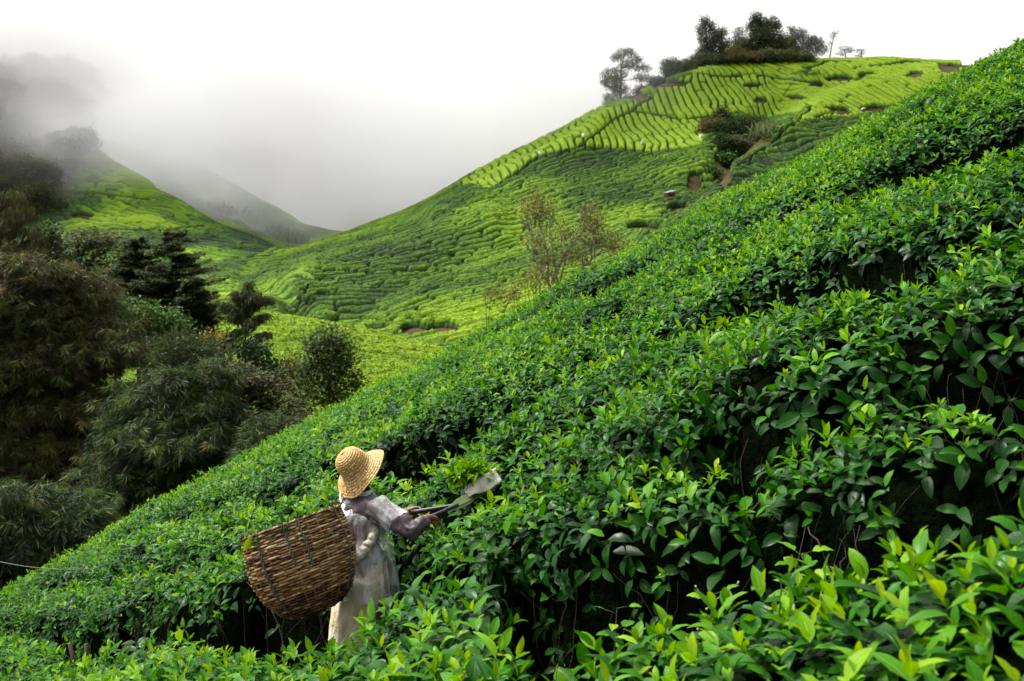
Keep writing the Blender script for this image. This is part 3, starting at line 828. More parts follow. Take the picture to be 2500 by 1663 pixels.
# ------------------------------------------------------------------ trees
def cards(c, d, nrm_, ln, wd, tone, rnd):
    """small pointed blades, one folded pair of faces each"""
    n = len(c)
    d = unit(d); nrm_ = unit(nrm_ - d * (nrm_ * d).sum(1, keepdims=True)); sd = np.cross(d, nrm_)
    V = np.empty((n, 4, 3))
    V[:, 0] = c
    V[:, 1] = c + d * (ln * 0.45)[:, None] - sd * (wd / 2)[:, None] + nrm_ * (wd * 0.15)[:, None]
    V[:, 2] = c + d * ln[:, None]
    V[:, 3] = c + d * (ln * 0.45)[:, None] + sd * (wd / 2)[:, None] + nrm_ * (wd * 0.15)[:, None]
    A = np.empty((n, 4, 4)); A[..., 0] = tone[:, None]; A[..., 1] = rnd[:, None]; A[..., 2] = 0.5; A[..., 3] = 0.5
    return V.reshape(-1, 3), np.arange(n * 4).reshape(n, 4), A.reshape(-1, 4)
def ball(rg, n, lo=0.0):
    v = unit(rg.normal(0, 1, (n, 3)))
    return v * (lo ** 3 + (1 - lo ** 3) * rg.random((n, 1))) ** (1 / 3)
def crown_cards(rg, lobes, style, dens, size):
    """lobes: list of (centre, (rx, ry, rz))"""
    out = []
    for c, r in lobes:
        r = np.array(r); vol = (r[0] * r[1] * r[2]) ** (1 / 3)
        ncl = max(14, int(dens * 62 * (vol / max(size * 5, 1e-6)) ** 2))
        ncl = min(ncl, 1300)
        u = ball(rg, ncl, 0.55)
        u *= (1 + 0.22 * np.sin(u[:, :1] * 5 + c[0]) * np.cos(u[:, 2:] * 6 + c[2]) + rg.normal(0, 0.08, (ncl, 1)))
        cc = c + u * r
        m = {'broad': 14, 'droop': 16, 'layer': 15, 'wisp': 12}[style]
        k = np.repeat(np.arange(ncl), m); n = len(k)
        base = cc[k]; outw = unit(u[k] + 1e-3)
        cr_ = size * 1.5
        ct = rg.random(ncl)[k]
        if style == 'broad':
            p = base + rg.normal(0, cr_ * 0.75, (n, 3))
            d = unit(outw * 0.5 + rg.normal(0, 0.7, (n, 3)) + np.array([0, 0, -0.1])); nn = unit(outw * 0.5 + np.array([0, 0, 0.9]) + rg.normal(0, 0.45, (n, 3)))
            ln = size * rg.uniform(0.6, 1.2, n); wd = ln * rg.uniform(0.45, 0.7, n)
        elif style == 'droop':
            p = base + rg.normal(0, 1, (n, 3)) * np.array([cr_ * 0.55, cr_ * 0.55, cr_ * 0.25])
            d = unit(outw * 0.25 + rg.normal(0, 0.22, (n, 3)) + np.array([0, 0, -0.9])); nn = rg.normal(0, 1, (n, 3))
            ln = size * rg.uniform(1.2, 2.4, n); wd = size * rg.uniform(0.09, 0.17, n)
        elif style == 'layer':
            p = base + rg.normal(0, 1, (n, 3)) * np.array([cr_, cr_, cr_ * 0.18])
            d = unit(outw * np.array([1, 1, 0.2]) + rg.normal(0, 0.45, (n, 3)) * np.array([1, 1, 0.35]) + np.array([0, 0, -0.12])); nn = unit(np.array([0, 0, 1.0]) + rg.normal(0, 0.3, (n, 3)))
            ln = size * rg.uniform(0.7, 1.5, n); wd = ln * rg.uniform(0.25, 0.45, n)
        else:
            p = base + rg.normal(0, cr_ * 0.8, (n, 3))
            d = unit(outw * 0.4 + rg.normal(0, 0.5, (n, 3)) + np.array([0, 0, 0.1])); nn = rg.normal(0, 1, (n, 3))
            ln = size * rg.uniform(0.7, 1.4, n); wd = ln * rg.uniform(0.22, 0.34, n)
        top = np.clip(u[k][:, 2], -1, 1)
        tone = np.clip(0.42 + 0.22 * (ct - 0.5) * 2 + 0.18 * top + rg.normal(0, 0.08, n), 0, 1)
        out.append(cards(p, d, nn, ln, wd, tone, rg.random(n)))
    return join(out)
def tree_mats():
    d = {}
    def mk(nm, stops, trans=0.25, rough=0.6): d[nm] = leaf_material(nm, stops, rough=rough, trans=trans, vein=False, spec=0.2)
    mk('pine', [(0.0, (0.006, 0.010, 0.004)), (0.4, (0.022, 0.038, 0.012)), (0.62, (0.042, 0.078, 0.020)), (0.85, (0.080, 0.135, 0.036)), (1.0, (0.14, 0.100, 0.030))])
    mk('rustpine', [(0.0, (0.008, 0.009, 0.004)), (0.35, (0.046, 0.036, 0.011)), (0.6, (0.048, 0.066, 0.016)), (0.8, (0.066, 0.105, 0.026)), (1.0, (0.17, 0.095, 0.036))])
    mk('fir', [(0.0, (0.005, 0.009, 0.003)), (0.5, (0.017, 0.030, 0.006)), (1.0, (0.055, 0.075, 0.010))])
    mk('olive', [(0.0, (0.010, 0.012, 0.003)), (0.5, (0.032, 0.036, 0.007)), (1.0, (0.080, 0.070, 0.012))])
    mk('bright', [(0.0, (0.008, 0.025, 0.003)), (0.5, (0.028, 0.080, 0.006)), (1.0, (0.070, 0.150, 0.010))])
    mk('darkleaf', [(0.0, (0.004, 0.010, 0.003)), (0.5, (0.012, 0.036, 0.006)), (1.0, (0.035, 0.080, 0.012))])
    mk('grey', [(0.0, (0.010, 0.015, 0.006)), (0.5, (0.034, 0.050, 0.016)), (1.0, (0.070, 0.095, 0.030))])
    mk('round', [(0.0, (0.014, 0.024, 0.006)), (0.5, (0.045, 0.085, 0.014)), (1.0, (0.10, 0.16, 0.03))])
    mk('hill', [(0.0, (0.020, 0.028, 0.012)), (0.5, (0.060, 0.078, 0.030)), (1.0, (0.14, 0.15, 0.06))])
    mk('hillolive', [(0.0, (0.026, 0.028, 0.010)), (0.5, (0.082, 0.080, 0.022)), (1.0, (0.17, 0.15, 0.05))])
    mk('yellow', [(0.0, (0.06, 0.08, 0.008)), (0.5, (0.19, 0.17, 0.015)), (1.0, (0.40, 0.33, 0.05))])
    mk('rust', [(0.0, (0.020, 0.012, 0.006)), (0.5, (0.060, 0.035, 0.014)), (1.0, (0.11, 0.060, 0.028))])
    mk('willow', [(0.0, (0.050, 0.050, 0.012)), (0.45, (0.12, 0.115, 0.026)), (0.75, (0.21, 0.20, 0.055)), (1.0, (0.36, 0.35, 0.17))], 0.2)
    mk('forest', [(0.0, (0.014, 0.022, 0.008)), (0.5, (0.050, 0.066, 0.018)), (1.0, (0.11, 0.105, 0.025))])
    return d
TM = tree_mats()
m_bark = simple_mat('bark', (0.018, 0.013, 0.009), (0.05, 0.038, 0.028), 6, 0.9, 0.6, 18, stretch=(1, 1, 0.25), dist=0.03)
m_pale_bark = simple_mat('pale_bark', (0.10, 0.09, 0.07), (0.22, 0.20, 0.16), 5, 0.85, 0.4, 14, stretch=(1, 1, 0.3), dist=0.02)

def ray_land(px, py, lo=60, hi=480):
    t = np.arange(lo, hi, 0.5)
    x = (px * K - 512) / 1100 * t; z = (200 - py * K) / 1100 * t
    g = land(x, t)
    k = np.argmax(g >= z) if (g >= z).any() else len(t) - 1
    return np.array([x[k], t[k], g[k]])
def make_tree(name, label, cat, Y, lobes_px, style, mat, size, base=None, dens=1.0, bark=None, group=None, seed=1, limbs=True, trunk_r=None, thick=0.9, extra=None):
    rg = np.random.default_rng(seed)
    lobes = []
    for (px, py, rx, ry) in lobes_px:
        c = P(px, py, Y); k = K / 1100 * Y
        c = c + np.array([0, rg.normal(0, 0.35) * rx * k, 0])
        lobes.append((c, (rx * k, rx * k * thick, ry * k)))
    if base is None:
        cx = np.mean([l[0][0] for l in lobes]); b = np.array([cx, Y, float(land(np.array([cx]), np.array([Y * 1.0]))[0])])
    else:
        bx_ = (base[0] * K - 512) / 1100 * Y
        b = np.array([bx_, Y, float(land(np.array([bx_]), np.array([Y * 1.0]))[0])])
        if base[1] is not None: b[2] = (200 - base[1] * K) / 1100 * Y
    root = empty(name, tuple(b))
    tag(root, label, cat, group)
    V, F, A = crown_cards(rg, [(c - b, r) for c, r in lobes], style, dens, size)
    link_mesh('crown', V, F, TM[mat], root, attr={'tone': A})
    tb = MB()
    zs = [l[0][2] for l in lobes]; top = lobes[int(np.argmax(zs))][0] - b
    H = max(top[2], 0.4)
    r0 = trunk_r or max(0.05, H * 0.022)
    t = np.linspace(0, 1, 8)[:, None]
    wob = np.cumsum(rg.normal(0, H * 0.012, (8, 3)), 0) * np.array([1, 1, 0]); wob[0] = 0
    low = np.mean([l[0] for l in lobes], 0) - b
    pts = (1 - t) ** 2 * np.zeros(3) + 2 * t * (1 - t) * np.array([low[0] * 0.3, low[1] * 0.3, H * 0.5]) + t ** 2 * top + wob
    pts[0, 2] = -0.3
    tb.tube(pts, np.linspace(r0, r0 * 0.25, 8), 8, True, (0.5, 0, 0, 1))
    if limbs:
        for c, r in lobes:
            e = c - b
            tt = float(np.clip((e[2] - r[2] * 1.2) / H, 0.12, 0.85)); i = tt * 7; i0 = int(i)
            s = pts[i0] * (1 - (i - i0)) + pts[min(i0 + 1, 7)] * (i - i0)
            m_ = (s + e) / 2 + rg.normal(0, 0.06 * np.linalg.norm(e - s) + 0.01, 3)
            tb.tube([s, (s * 0.55 + m_ * 0.45), m_, m_ * 0.4 + e * 0.6, e], np.array([.42, .36, .3, .2, .1]) * r0, 6, True, (0.5, 0, 0, 1))
            for _ in range(6):
                q = e + ball(rg, 1, 0.6)[0] * np.array(r) * 0.95
                s2 = m_ * 0.5 + e * 0.5
                tb.tube([s2, (s2 + q) / 2 + rg.normal(0, 0.04 * r[0], 3), q], np.array([.16, .11, .05]) * r0, 4, False, (0.5, 0, 0, 1))
    tb.build('trunk', bark or m_bark, root)
    return root
def make_fir(label, px, Y, top_py, base_py, half_px, seed, mat='fir', lean=0):
    """layered dark conifer: tiers of flat sprays on near-horizontal boughs"""
    rg = np.random.default_rng(seed)
    k = K / 1100 * Y
    top = P(px, top_py, Y); zb = (200 - base_py * K) / 1100 * Y
    g = float(land(np.array([top[0]]), np.array([Y * 1.0]))[0])
    b = np.array([top[0], Y, g]); H = top[2] - g; crown = top[2] - zb; R = half_px * k
    root = empty('conifer_tree', tuple(b)); tag(root, label, 'conifer', 'dark conifers below the misty hill')
    tb = MB(); t = np.linspace(0, 1, 9)
    tb.tube(np.stack([0.05 * np.sin(t * 5), 0.05 * np.cos(t * 4), t * H - 0.3 * (t == 0)], -1), np.linspace(0.20, 0.015, 9), 8, True, (0.5, 0, 0, 1))
    parts = []
    nt_ = 170
    for i in range(nt_):
        f = (i + rg.random()) / nt_                       # 0 at top
        z = H - crown * f ** 0.85
        L = 1.65 * R * (0.12 + 1.0 * f ** 0.6) * rg.uniform(0.55, 1.15) * (1 - 0.35 * max(0, f - 0.8) / 0.2)
        a = rg.random() * 6.283
        dr = np.array([math.cos(a), math.sin(a), rg.uniform(-0.12, 0.16)])
        e = np.array([0, 0, z]) + dr * L + np.array([0, 0, 0.10 * L])
        s = np.array([0, 0, z])
        tb.tube([s, (s + e) / 2 - np.array([0, 0, 0.04 * L]), e], [0.035, 0.022, 0.008], 4, False, (0.5, 0, 0, 1))
        n = int(200 + 420 * f)
        u = rg.random(n) ** 0.7
        sdv = np.array([-dr[1], dr[0], 0])
        wdt = 0.34 * L * np.sin(np.pi * np.clip(u, 0, 1) ** 0.8) + 0.05
        off = rg.uniform(-1, 1, n)
        p = s + (e - s) * u[:, None] + sdv * (off * wdt)[:, None] + np.array([0, 0, 1]) * (-0.10 * np.abs(off) * wdt + rg.normal(0, 0.045, n))[:, None]
        d = unit(dr * 0.7 + sdv * off[:, None] + np.array([0, 0, -0.10]) + rg.normal(0, 0.25, (n, 3)))
        ln = rg.uniform(0.10, 0.24, n); wd = ln * 0.33
        tone = np.clip(0.30 + 0.35 * u + rg.normal(0, 0.10, n) + 0.2 * (rg.random() - 0.5), 0, 1)
        parts.append(cards(p, d, np.tile([0, 0, 1.0], (n, 1)) + rg.normal(0, 0.25, (n, 3)), ln, wd, tone, rg.random(n)))
    V, F, A = join(parts)
    link_mesh('crown', V, F, TM[mat], root, attr={'tone': A})
    tb.build('trunk', m_bark, root)
    return root
def make_pine(label, Y, tiers, trunk_px, base_py, seed, mat, group):
    """old pine with long boughs carrying hanging tufts; tiers: (px, py, half width px) of each bough layer"""
    rg = np.random.default_rng(seed)
    k = K / 1100 * Y
    bx_ = (trunk_px * K - 512) / 1100 * Y
    g = float(land(np.array([bx_]), np.array([Y * 1.0]))[0])
    b = np.array([bx_, Y, g]); root = empty('pine_tree', tuple(b)); tag(root, label, 'pine tree', group)
    topz = max((200 - t_[1] * K) / 1100 * Y for t_ in tiers) - g
    tb = MB(); t = np.linspace(0, 1, 10)
    tp = np.stack([0.25 * np.sin(t * 4 + seed), 0.25 * np.cos(t * 3) - 0.25, t * topz], -1); tp[0, 2] = -0.4
    tb.tube(tp, np.linspace(0.26, 0.04, 10), 9, True, (0.5, 0, 0, 1))
    parts = []
    for (px, py, hw) in tiers:
        c = P(px + rg.normal(0, 6), py + rg.normal(0, 8), Y) - b + np.array([0, rg.normal(0, .5), 0]); R = hw * k
        nb = 9
        zi = float(np.clip(c[2] - R * 0.4, 0.3, topz * 0.97)); s = np.array([np.interp(zi, tp[:, 2], tp[:, 0]), np.interp(zi, tp[:, 2], tp[:, 1]), zi])
        for j in range(nb):
            a = j * 6.283 / nb + rg.normal(0, 0.3)
            e = c + np.array([math.cos(a) * R, math.sin(a) * R * 0.9, rg.normal(0, 0.26) * R]) * rg.uniform(0.6, 1.08)
            m_ = (s + e) / 2 + np.array([0, 0, 0.10 * np.linalg.norm(e - s)]) + rg.normal(0, 0.06, 3)
            tb.tube([s, s * .6 + m_ * .4, m_, m_ * .5 + e * .5, e], [0.07, 0.055, 0.042, 0.03, 0.012], 5, False, (0.5, 0, 0, 1))
            # tufts along the outer part of the bough and its side shoots
            ntf = int(60 + 34 * R)
            u = rg.uniform(0.25, 1.0, ntf)
            q = s * ((1 - u) ** 2)[:, None] + m_ * (2 * u * (1 - u))[:, None] + e * (u ** 2)[:, None]
            q = q + rg.normal(0, 1, (ntf, 3)) * np.array([0.36, 0.36, 0.20]) * (0.5 + 0.45 * R ** 0.5)
            m = 34
            kk = np.repeat(np.arange(ntf), m); n = len(kk)
            ax = unit(rg.normal(0, 0.35, (ntf, 3)) + np.array([0, 0, 0.45]) + unit(e - s) * 0.4)[kk]
            rd = unit(np.cross(ax, rg.normal(0, 1, (n, 3))))
            d = unit(rd * 0.62 + ax * 0.30 + np.array([0, 0, -0.60]) + rg.normal(0, 0.12, (n, 3)))
            p = q[kk] + ax * rg.uniform(-0.06, 0.10, n)[:, None] + rd * 0.03
            ln = rg.uniform(0.18, 0.38, n); wd = rg.uniform(0.015, 0.027, n)
            tt = rg.random(ntf)[kk]
            tone = np.clip(0.05 + 0.85 * tt + rg.normal(0, 0.08, n), 0, 1)
            parts.append(cards(p, d, rg.normal(0, 1, (n, 3)), ln, wd, tone, rg.random(n)))
    V, F, A = join(parts)
    link_mesh('crown', V, F, TM[mat], root, attr={'tone': A})
    tb.build('trunk', m_bark, root)
    return root

GP = 'drooping pines in the gully'
make_pine('tall rust tinged pine with hanging needles filling the left edge of the picture', 34,
          [(60, 640, 75), (150, 668, 80), (20, 715, 90), (120, 735, 110), (230, 745, 75), (40, 810, 110), (170, 830, 110), (270, 815, 60), (60, 900, 120), (200, 910, 110), (30, 990, 120), (170, 1000, 120), (60, 1080, 110), (200, 1090, 90)],
          95, 1300, 3, 'rustpine', GP)
make_pine('dense green pine with rows of hanging tufts left of the straw hat', 30,
          [(470, 880, 55), (400, 905, 60), (340, 935, 65), (500, 930, 50), (300, 990, 70), (430, 985, 80), (530, 990, 45), (350, 1050, 90), (480, 1050, 70), (570, 1030, 40), (280, 1110, 80), (420, 1110, 90), (330, 1170, 90), (480, 1150, 60), (610, 1020, 30)],
          400, 1300, 5, 'pine', GP)
make_pine('low shaggy green pine at the bottom of the left edge above the tea', 24,
          [(60, 1160, 60), (20, 1190, 60), (110, 1200, 50), (50, 1240, 70), (130, 1250, 50), (200, 1180, 50), (20, 1300, 60), (120, 1310, 60), (260, 1230, 40)],
          60, 1400, 8, 'pine', GP)
make_pine('slim young pine whose pale tip stands above the tea left of the straw hat', 27,
          [(630, 985, 10), (632, 1005, 16), (626, 1030, 26), (640, 1055, 28)], 632, 1200, 12, 'pine', GP)
make_fir('broad dark conifer with a double top between the pines and the lime knoll', 398, 60, 532, 800, 92, 21)
make_fir('dark conifer standing directly left of the broad double topped one', 318, 62, 548, 770, 62, 22)
make_fir('shaggy dark conifer half hidden behind the rounded grey green tree', 445, 56, 640, 830, 50, 23)
make_tree('broadleaf_tree', 'spreading olive tree with flat layered boughs left of the dark conifers', 'tree', 66, [(215, 545, 55, 18), (170, 575, 42, 16), (240, 580, 40, 22), (190, 610, 60, 18), (235, 630, 40, 20), (160, 645, 45, 20), (205, 665, 55, 20)],
          'layer', 'olive', 0.26, dens=2.2, group=None, seed=31)
make_tree('broadleaf_tree', 'leafy brown and green tree at the left edge under the misty forest', 'tree', 48, [(15, 455, 35, 22), (45, 490, 40, 22), (10, 520, 50, 30), (70, 545, 30, 32), (30, 580, 60, 30), (90, 590, 30, 26)],
          'droop', 'rustpine', 0.17, dens=2.2, seed=32)
make_tree('broadleaf_tree', 'almost black green tree between the left edge tree and the flat layered olive one', 'tree', 58, [(110, 540, 30, 22), (100, 580, 40, 30), (135, 610, 38, 35), (80, 640, 60, 35), (130, 670, 45, 30)],
          'broad', 'darkleaf', 0.22, dens=1.8, seed=33)
make_tree('broadleaf_tree', 'bright green leafy tree showing between the rusty pine and the dark conifers', 'tree', 50, [(225, 672, 28, 14), (255, 690, 30, 18), (280, 715, 28, 18), (250, 735, 35, 20)],
          'layer', 'bright', 0.24, dens=1.8, seed=34)
make_tree('broadleaf_tree', 'green broadleaf tree in front of the foot of the dark conifers', 'tree', 50, [(345, 722, 32, 16), (385, 735, 30, 18), (350, 755, 45, 22), (320, 785, 35, 22), (400, 765, 30, 20), (290, 760, 30, 20)],
          'broad', 'bright', 0.2, dens=1.8, seed=35)
make_tree('broadleaf_tree', 'rounded grey green tree with fine foliage below the dark conifers', 'tree', 42, [(430, 802, 70, 32), (380, 830, 55, 36), (480, 835, 50, 34), (430, 860, 80, 36), (510, 870, 38, 28)],
          'wisp', 'grey', 0.17, dens=3.0, seed=36)
make_tree('flowering_shrub', 'pale yellow flowering shrub at the foot of the sparse drooping conifer', 'shrub', 52, [(490, 778, 24, 9), (520, 783, 22, 10), (545, 790, 14, 8)], 'broad', 'yellow', 0.14, dens=1.6, seed=37)
make_tree('broadleaf_tree', 'dark glossy green tree beneath the yellow flowering shrub', 'tree', 50, [(560, 800, 30, 18), (590, 822, 34, 22), (620, 848, 28, 24), (640, 880, 24, 26)], 'broad', 'darkleaf', 0.22, dens=2, seed=38)
make_tree('broadleaf_tree', 'olive brown tree in front of the dark glossy tree, right of the dense pine', 'tree', 38, [(555, 870, 42, 32), (600, 900, 42, 36), (640, 940, 36, 34), (570, 930, 52, 40), (610, 985, 55, 34), (665, 985, 30, 28), (560, 1000, 40, 30)],
          'layer', 'olive', 0.19, dens=3.0, seed=39)
make_tree('shrub', 'bare looking rust coloured shrub between the olive brown tree and the round tree', 'shrub', 56, [(665, 842, 24, 20), (695, 862, 24, 22), (655, 885, 28, 26), (700, 905, 26, 26), (690, 950, 36, 30), (725, 990, 34, 24)],
          'wisp', 'rust', 0.15, dens=2.2, seed=40)
make_tree('broadleaf_tree', 'round leafy tree standing alone against the lime knoll', 'tree', 46, [(755, 768, 28, 20), (720, 795, 30, 20), (785, 790, 26, 22), (750, 815, 44, 26), (715, 845, 26, 20), (800, 835, 32, 28), (755, 865, 52, 28), (815, 880, 24, 22), (770, 905, 48, 20), (705, 900, 24, 18)],
          'broad', 'round', 0.17, dens=1.7, seed=41, base=(765, None), trunk_r=0.16)
# sparse conifer with long drooping arms
def sparse_conifer():
    rg = np.random.default_rng(77); Y = 52
    bx_ = (560 * K - 512) / 1100 * Y; g = float(land(np.array([bx_]), np.array([Y * 1.0]))[0]); b = np.array([bx_, Y, g])
    root = empty('conifer_tree', tuple(b)); tag(root, 'thin conifer with long ragged drooping arms in front of the lime knoll', 'conifer')
    tb = MB(); top = P(565, 652, Y) - b
    tb.tube([(0, 0, -.3), (0.05, 0, top[2] * .5), top * np.array([1, 1, .85]), top], [.14, .09, .04, .01], 7, True, (0.5, 0, 0, 1))
    parts = []
    arms = [((552, 720), (512, 698)), ((556, 735), (520, 730)), ((562, 700), (600, 672)), ((562, 705), (615, 690)), ((565, 750), (612, 722)), ((566, 790), (622, 762)), ((560, 690), (566, 652)), ((556, 760), (530, 770)), ((560, 730), (580, 700)), ((560, 760), (585, 735)),
            ((560, 700), (545, 672)), ((562, 690), (575, 668)), ((566, 815), (602, 800))]
    for (a0, a1) in arms:
        s = P(*a0, Y) - b; e = P(*a1, Y) - b + np.array([0, rg.normal(0, 0.6), 0])
        m_ = (s + e) / 2 + np.array([0, 0, 0.18])
        tb.tube([s, m_, e], [.05, .03, .012], 4, False, (0.5, 0, 0, 1))
        n = 620; u = rg.random(n)
        q = s * ((1 - u) ** 2)[:, None] + m_ * (2 * u * (1 - u))[:, None] + e * (u ** 2)[:, None]
        p = q + rg.normal(0, 1, (n, 3)) * np.array([.10, .12, .05])
        d = unit(np.array([0, 0, -0.9]) + unit((e - s)[None]) * 0.35 + rg.normal(0, 0.22, (n, 3)))
        parts.append(cards(p, d, rg.normal(0, 1, (n, 3)), rg.uniform(.18, .5, n), rg.uniform(.03, .06, n), np.clip(0.55 + rg.normal(0, .2, n), 0, 1), rg.random(n)))
    V, F, A = join(parts); link_mesh('crown', V, F, TM['grey'], root, attr={'tone': A}); tb.build('trunk', m_bark, root)
sparse_conifer()
# wispy trees beyond the crest, seen against the big hill
def stems_tree(label, Y, base_px, lobes_px, seed, name='wispy_tree', dens=1.5, size=0.16, mat='willow', group='wispy multi stemmed trees beyond the crest'):
    rg = np.random.default_rng(seed); k = K / 1100 * Y
    b = P(base_px[0], base_px[1], Y)
    g = float(land(np.array([b[0]]), np.array([Y * 1.0]))[0]); b0 = np.array([b[0], Y, g]); up = b[2] - g
    root = empty(name, tuple(b0)); tag(root, label, 'tree', group)
    lobes = [(P(px, py, Y) - b0 + np.array([0, rg.normal(0, .5), 0]), (rx * k, rx * k, ry * k)) for px, py, rx, ry in lobes_px]
    V, F, A = crown_cards(rg, lobes, 'wisp', dens, size); link_mesh('crown', V, F, TM[mat], root, attr={'tone': A})
    for c, r in lobes:
        tb = MB()
        s = np.array([rg.normal(0, 0.12), rg.normal(0, 0.12), -0.3]); f = np.array([rg.normal(0, 0.25), rg.normal(0, 0.2), up])
        m_ = f * 0.55 + c * 0.45 + rg.normal(0, .15, 3)
        tb.tube([s, f * .5, f, m_, c], [.05, .045, .035, .028, .012], 5, True, (0.5, 0, 0, 1))
        for _ in range(9):
            q = c + ball(rg, 1, .5)[0] * np.array(r); s2 = m_ * .35 + c * .65
            tb.tube([s2, (s2 + q) / 2 + rg.normal(0, .05, 3), q], [.013, .010, .005], 4, False, (0.5, 0, 0, 1))
        tb.build('stem', m_pale_bark, root)
stems_tree('tallest wispy tree with thin pale stems and a rounded olive head, beyond the crest', 42, (1270, 660), [(1235, 472, 34, 22), (1215, 500, 20, 14), (1262, 492, 22, 16), (1238, 545, 22, 18), (1225, 570, 14, 10), (1350, 485, 22, 16), (1360, 505, 18, 14), (1300, 540, 20, 14), (1308, 570, 18, 20), (1285, 600, 24, 16), (1250, 600, 20, 14)], 51)
stems_tree('shorter wispy tree with tufted heads just right of the tallest one', 42, (1352, 620), [(1368, 528, 20, 16), (1350, 548, 18, 14), (1385, 548, 18, 14), (1405, 562, 20, 16), (1425, 570, 14, 12), (1345, 600, 16, 10)], 52)
make_tree('shrub', 'small olive shrub below the tallest wispy tree', 'shrub', 36, [(1238, 635, 20, 14), (1228, 655, 20, 12)], 'wisp', 'willow', 0.13, dens=2.0, seed=53, trunk_r=.03)
make_tree('shrub', 'small pale tufted shrub, leftmost along the crest above the tea', 'shrub', 36, [(1133, 668, 13, 12)], 'wisp', 'willow', 0.12, dens=2.6, seed=54, trunk_r=.03)
make_tree('shrub', 'small pale tufted shrub, between the leftmost one and the wispy trees', 'shrub', 36, [(1182, 668, 14, 11), (1165, 680, 16, 10)], 'wisp', 'willow', 0.12, dens=2.6, seed=55, trunk_r=.03)

# hilltop
def hill_tree(label, px, lobes, Y, style='broad', mat='forest', dens=2.0, size=0.55, seed=1, name='hilltop_tree', group='trees in the grove on the hilltop', pale=False, base=None, cat='tree'):
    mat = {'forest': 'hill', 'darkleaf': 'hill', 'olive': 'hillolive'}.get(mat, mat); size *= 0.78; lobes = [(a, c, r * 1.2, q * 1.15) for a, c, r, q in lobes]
    return make_tree(name, label, cat, Y, lobes, style, mat, size, base=(px, base), dens=dens * 1.4, seed=seed, group=group, bark=m_pale_bark if pale else None, trunk_r=0.22)
hill_tree('lone tall tree with flat open tiers standing left of the hilltop grove', 1425, [(1440, 122, 20, 7), (1420, 133, 14, 6), (1462, 135, 14, 6), (1445, 150, 18, 7), (1478, 158, 16, 6), (1478, 178, 18, 6), (1415, 170, 24, 14), (1408, 192, 20, 12), (1425, 205, 18, 10), (1412, 225, 18, 10), (1400, 240, 12, 6)], 216, 'broad', 'forest', 1.1, 0.34, 61, group=None, base=255)
hill_tree('slender twin headed tree at the left end of the grove', 1628, [(1622, 50, 9, 9), (1614, 68, 9, 10), (1635, 62, 8, 10), (1640, 78, 8, 8), (1618, 88, 8, 8), (1630, 102, 16, 12), (1622, 122, 20, 10)], 228, mat='darkleaf', dens=2.2, size=0.42, seed=62, base=150, pale=True)
hill_tree('narrow dark tree with a ball shaped head, second in the grove', 1662, [(1661, 76, 11, 9), (1655, 90, 9, 7), (1662, 106, 14, 10), (1655, 124, 16, 10)], 229, mat='darkleaf', dens=2.2, size=0.42, seed=63, base=150)
hill_tree('pale misty tree behind the gap in the middle of the grove', 1700, [(1702, 76, 12, 9), (1693, 92, 14, 9), (1708, 100, 14, 9)], 246, mat='grey', dens=1.2, size=0.42, seed=64, base=150)
hill_tree('tallest dark tree in the middle of the grove', 1752, [(1742, 44, 13, 10), (1738, 62, 15, 11), (1755, 58, 12, 10), (1750, 82, 22, 13), (1742, 102, 18, 12), (1762, 112, 20, 12)], 229, mat='darkleaf', dens=2.2, size=0.46, seed=65, base=150)
hill_tree('tree with a bent round head leaning right from the tallest one', 1775, [(1778, 50, 12, 8), (1790, 60, 9, 6), (1772, 68, 12, 10), (1785, 88, 18, 11), (1795, 108, 20, 12)], 230, dens=2.0, size=0.42, seed=66, base=150, pale=True)
hill_tree('thin fading tree right of the bent one', 1825, [(1822, 66, 8, 8), (1826, 84, 12, 9), (1820, 104, 14, 9)], 244, mat='grey', dens=1.3, size=0.42, seed=67, base=145)
hill_tree('broad misty tree near the right end of the grove', 1862, [(1845, 76, 13, 9), (1860, 92, 20, 10), (1880, 98, 17, 9), (1890, 114, 13, 8), (1856, 112, 20, 9)], 246, mat='grey', dens=1.5, size=0.45, seed=68, base=145)
hill_tree('bare thin tree standing apart on the right of the grove', 1911, [(1925, 74, 8, 4), (1918, 84, 9, 4), (1914, 98, 6, 4)], 248, 'wisp', 'grey', 0.8, 0.35, 69, base=142)
hill_tree('short tree filling the gap between the ball headed tree and the tallest one', 1712, [(1712, 104, 18, 12), (1705, 118, 22, 10), (1722, 118, 18, 10)], 232, dens=2.2, size=0.42, seed=72, base=150)
hill_tree('short tree filling the gap between the bent tree and the broad misty one', 1812, [(1812, 98, 14, 10), (1820, 112, 20, 10), (1808, 122, 18, 8)], 233, mat='olive', dens=2.2, size=0.42, seed=73, base=148)
hill_tree('low see through tree right of the bare thin one', 1948, [(1945, 112, 12, 5), (1960, 116, 10, 5), (1938, 122, 9, 4)], 248, 'layer', 'grey', 1.0, 0.35, 70, base=140)
hill_tree('smallest see through tree, last on the right of the ridge', 1984, [(1984, 118, 9, 5), (1976, 126, 7, 4)], 250, 'layer', 'grey', 1.0, 0.35, 71, base=140)
GB = 'bushes at the foot of the hilltop grove'
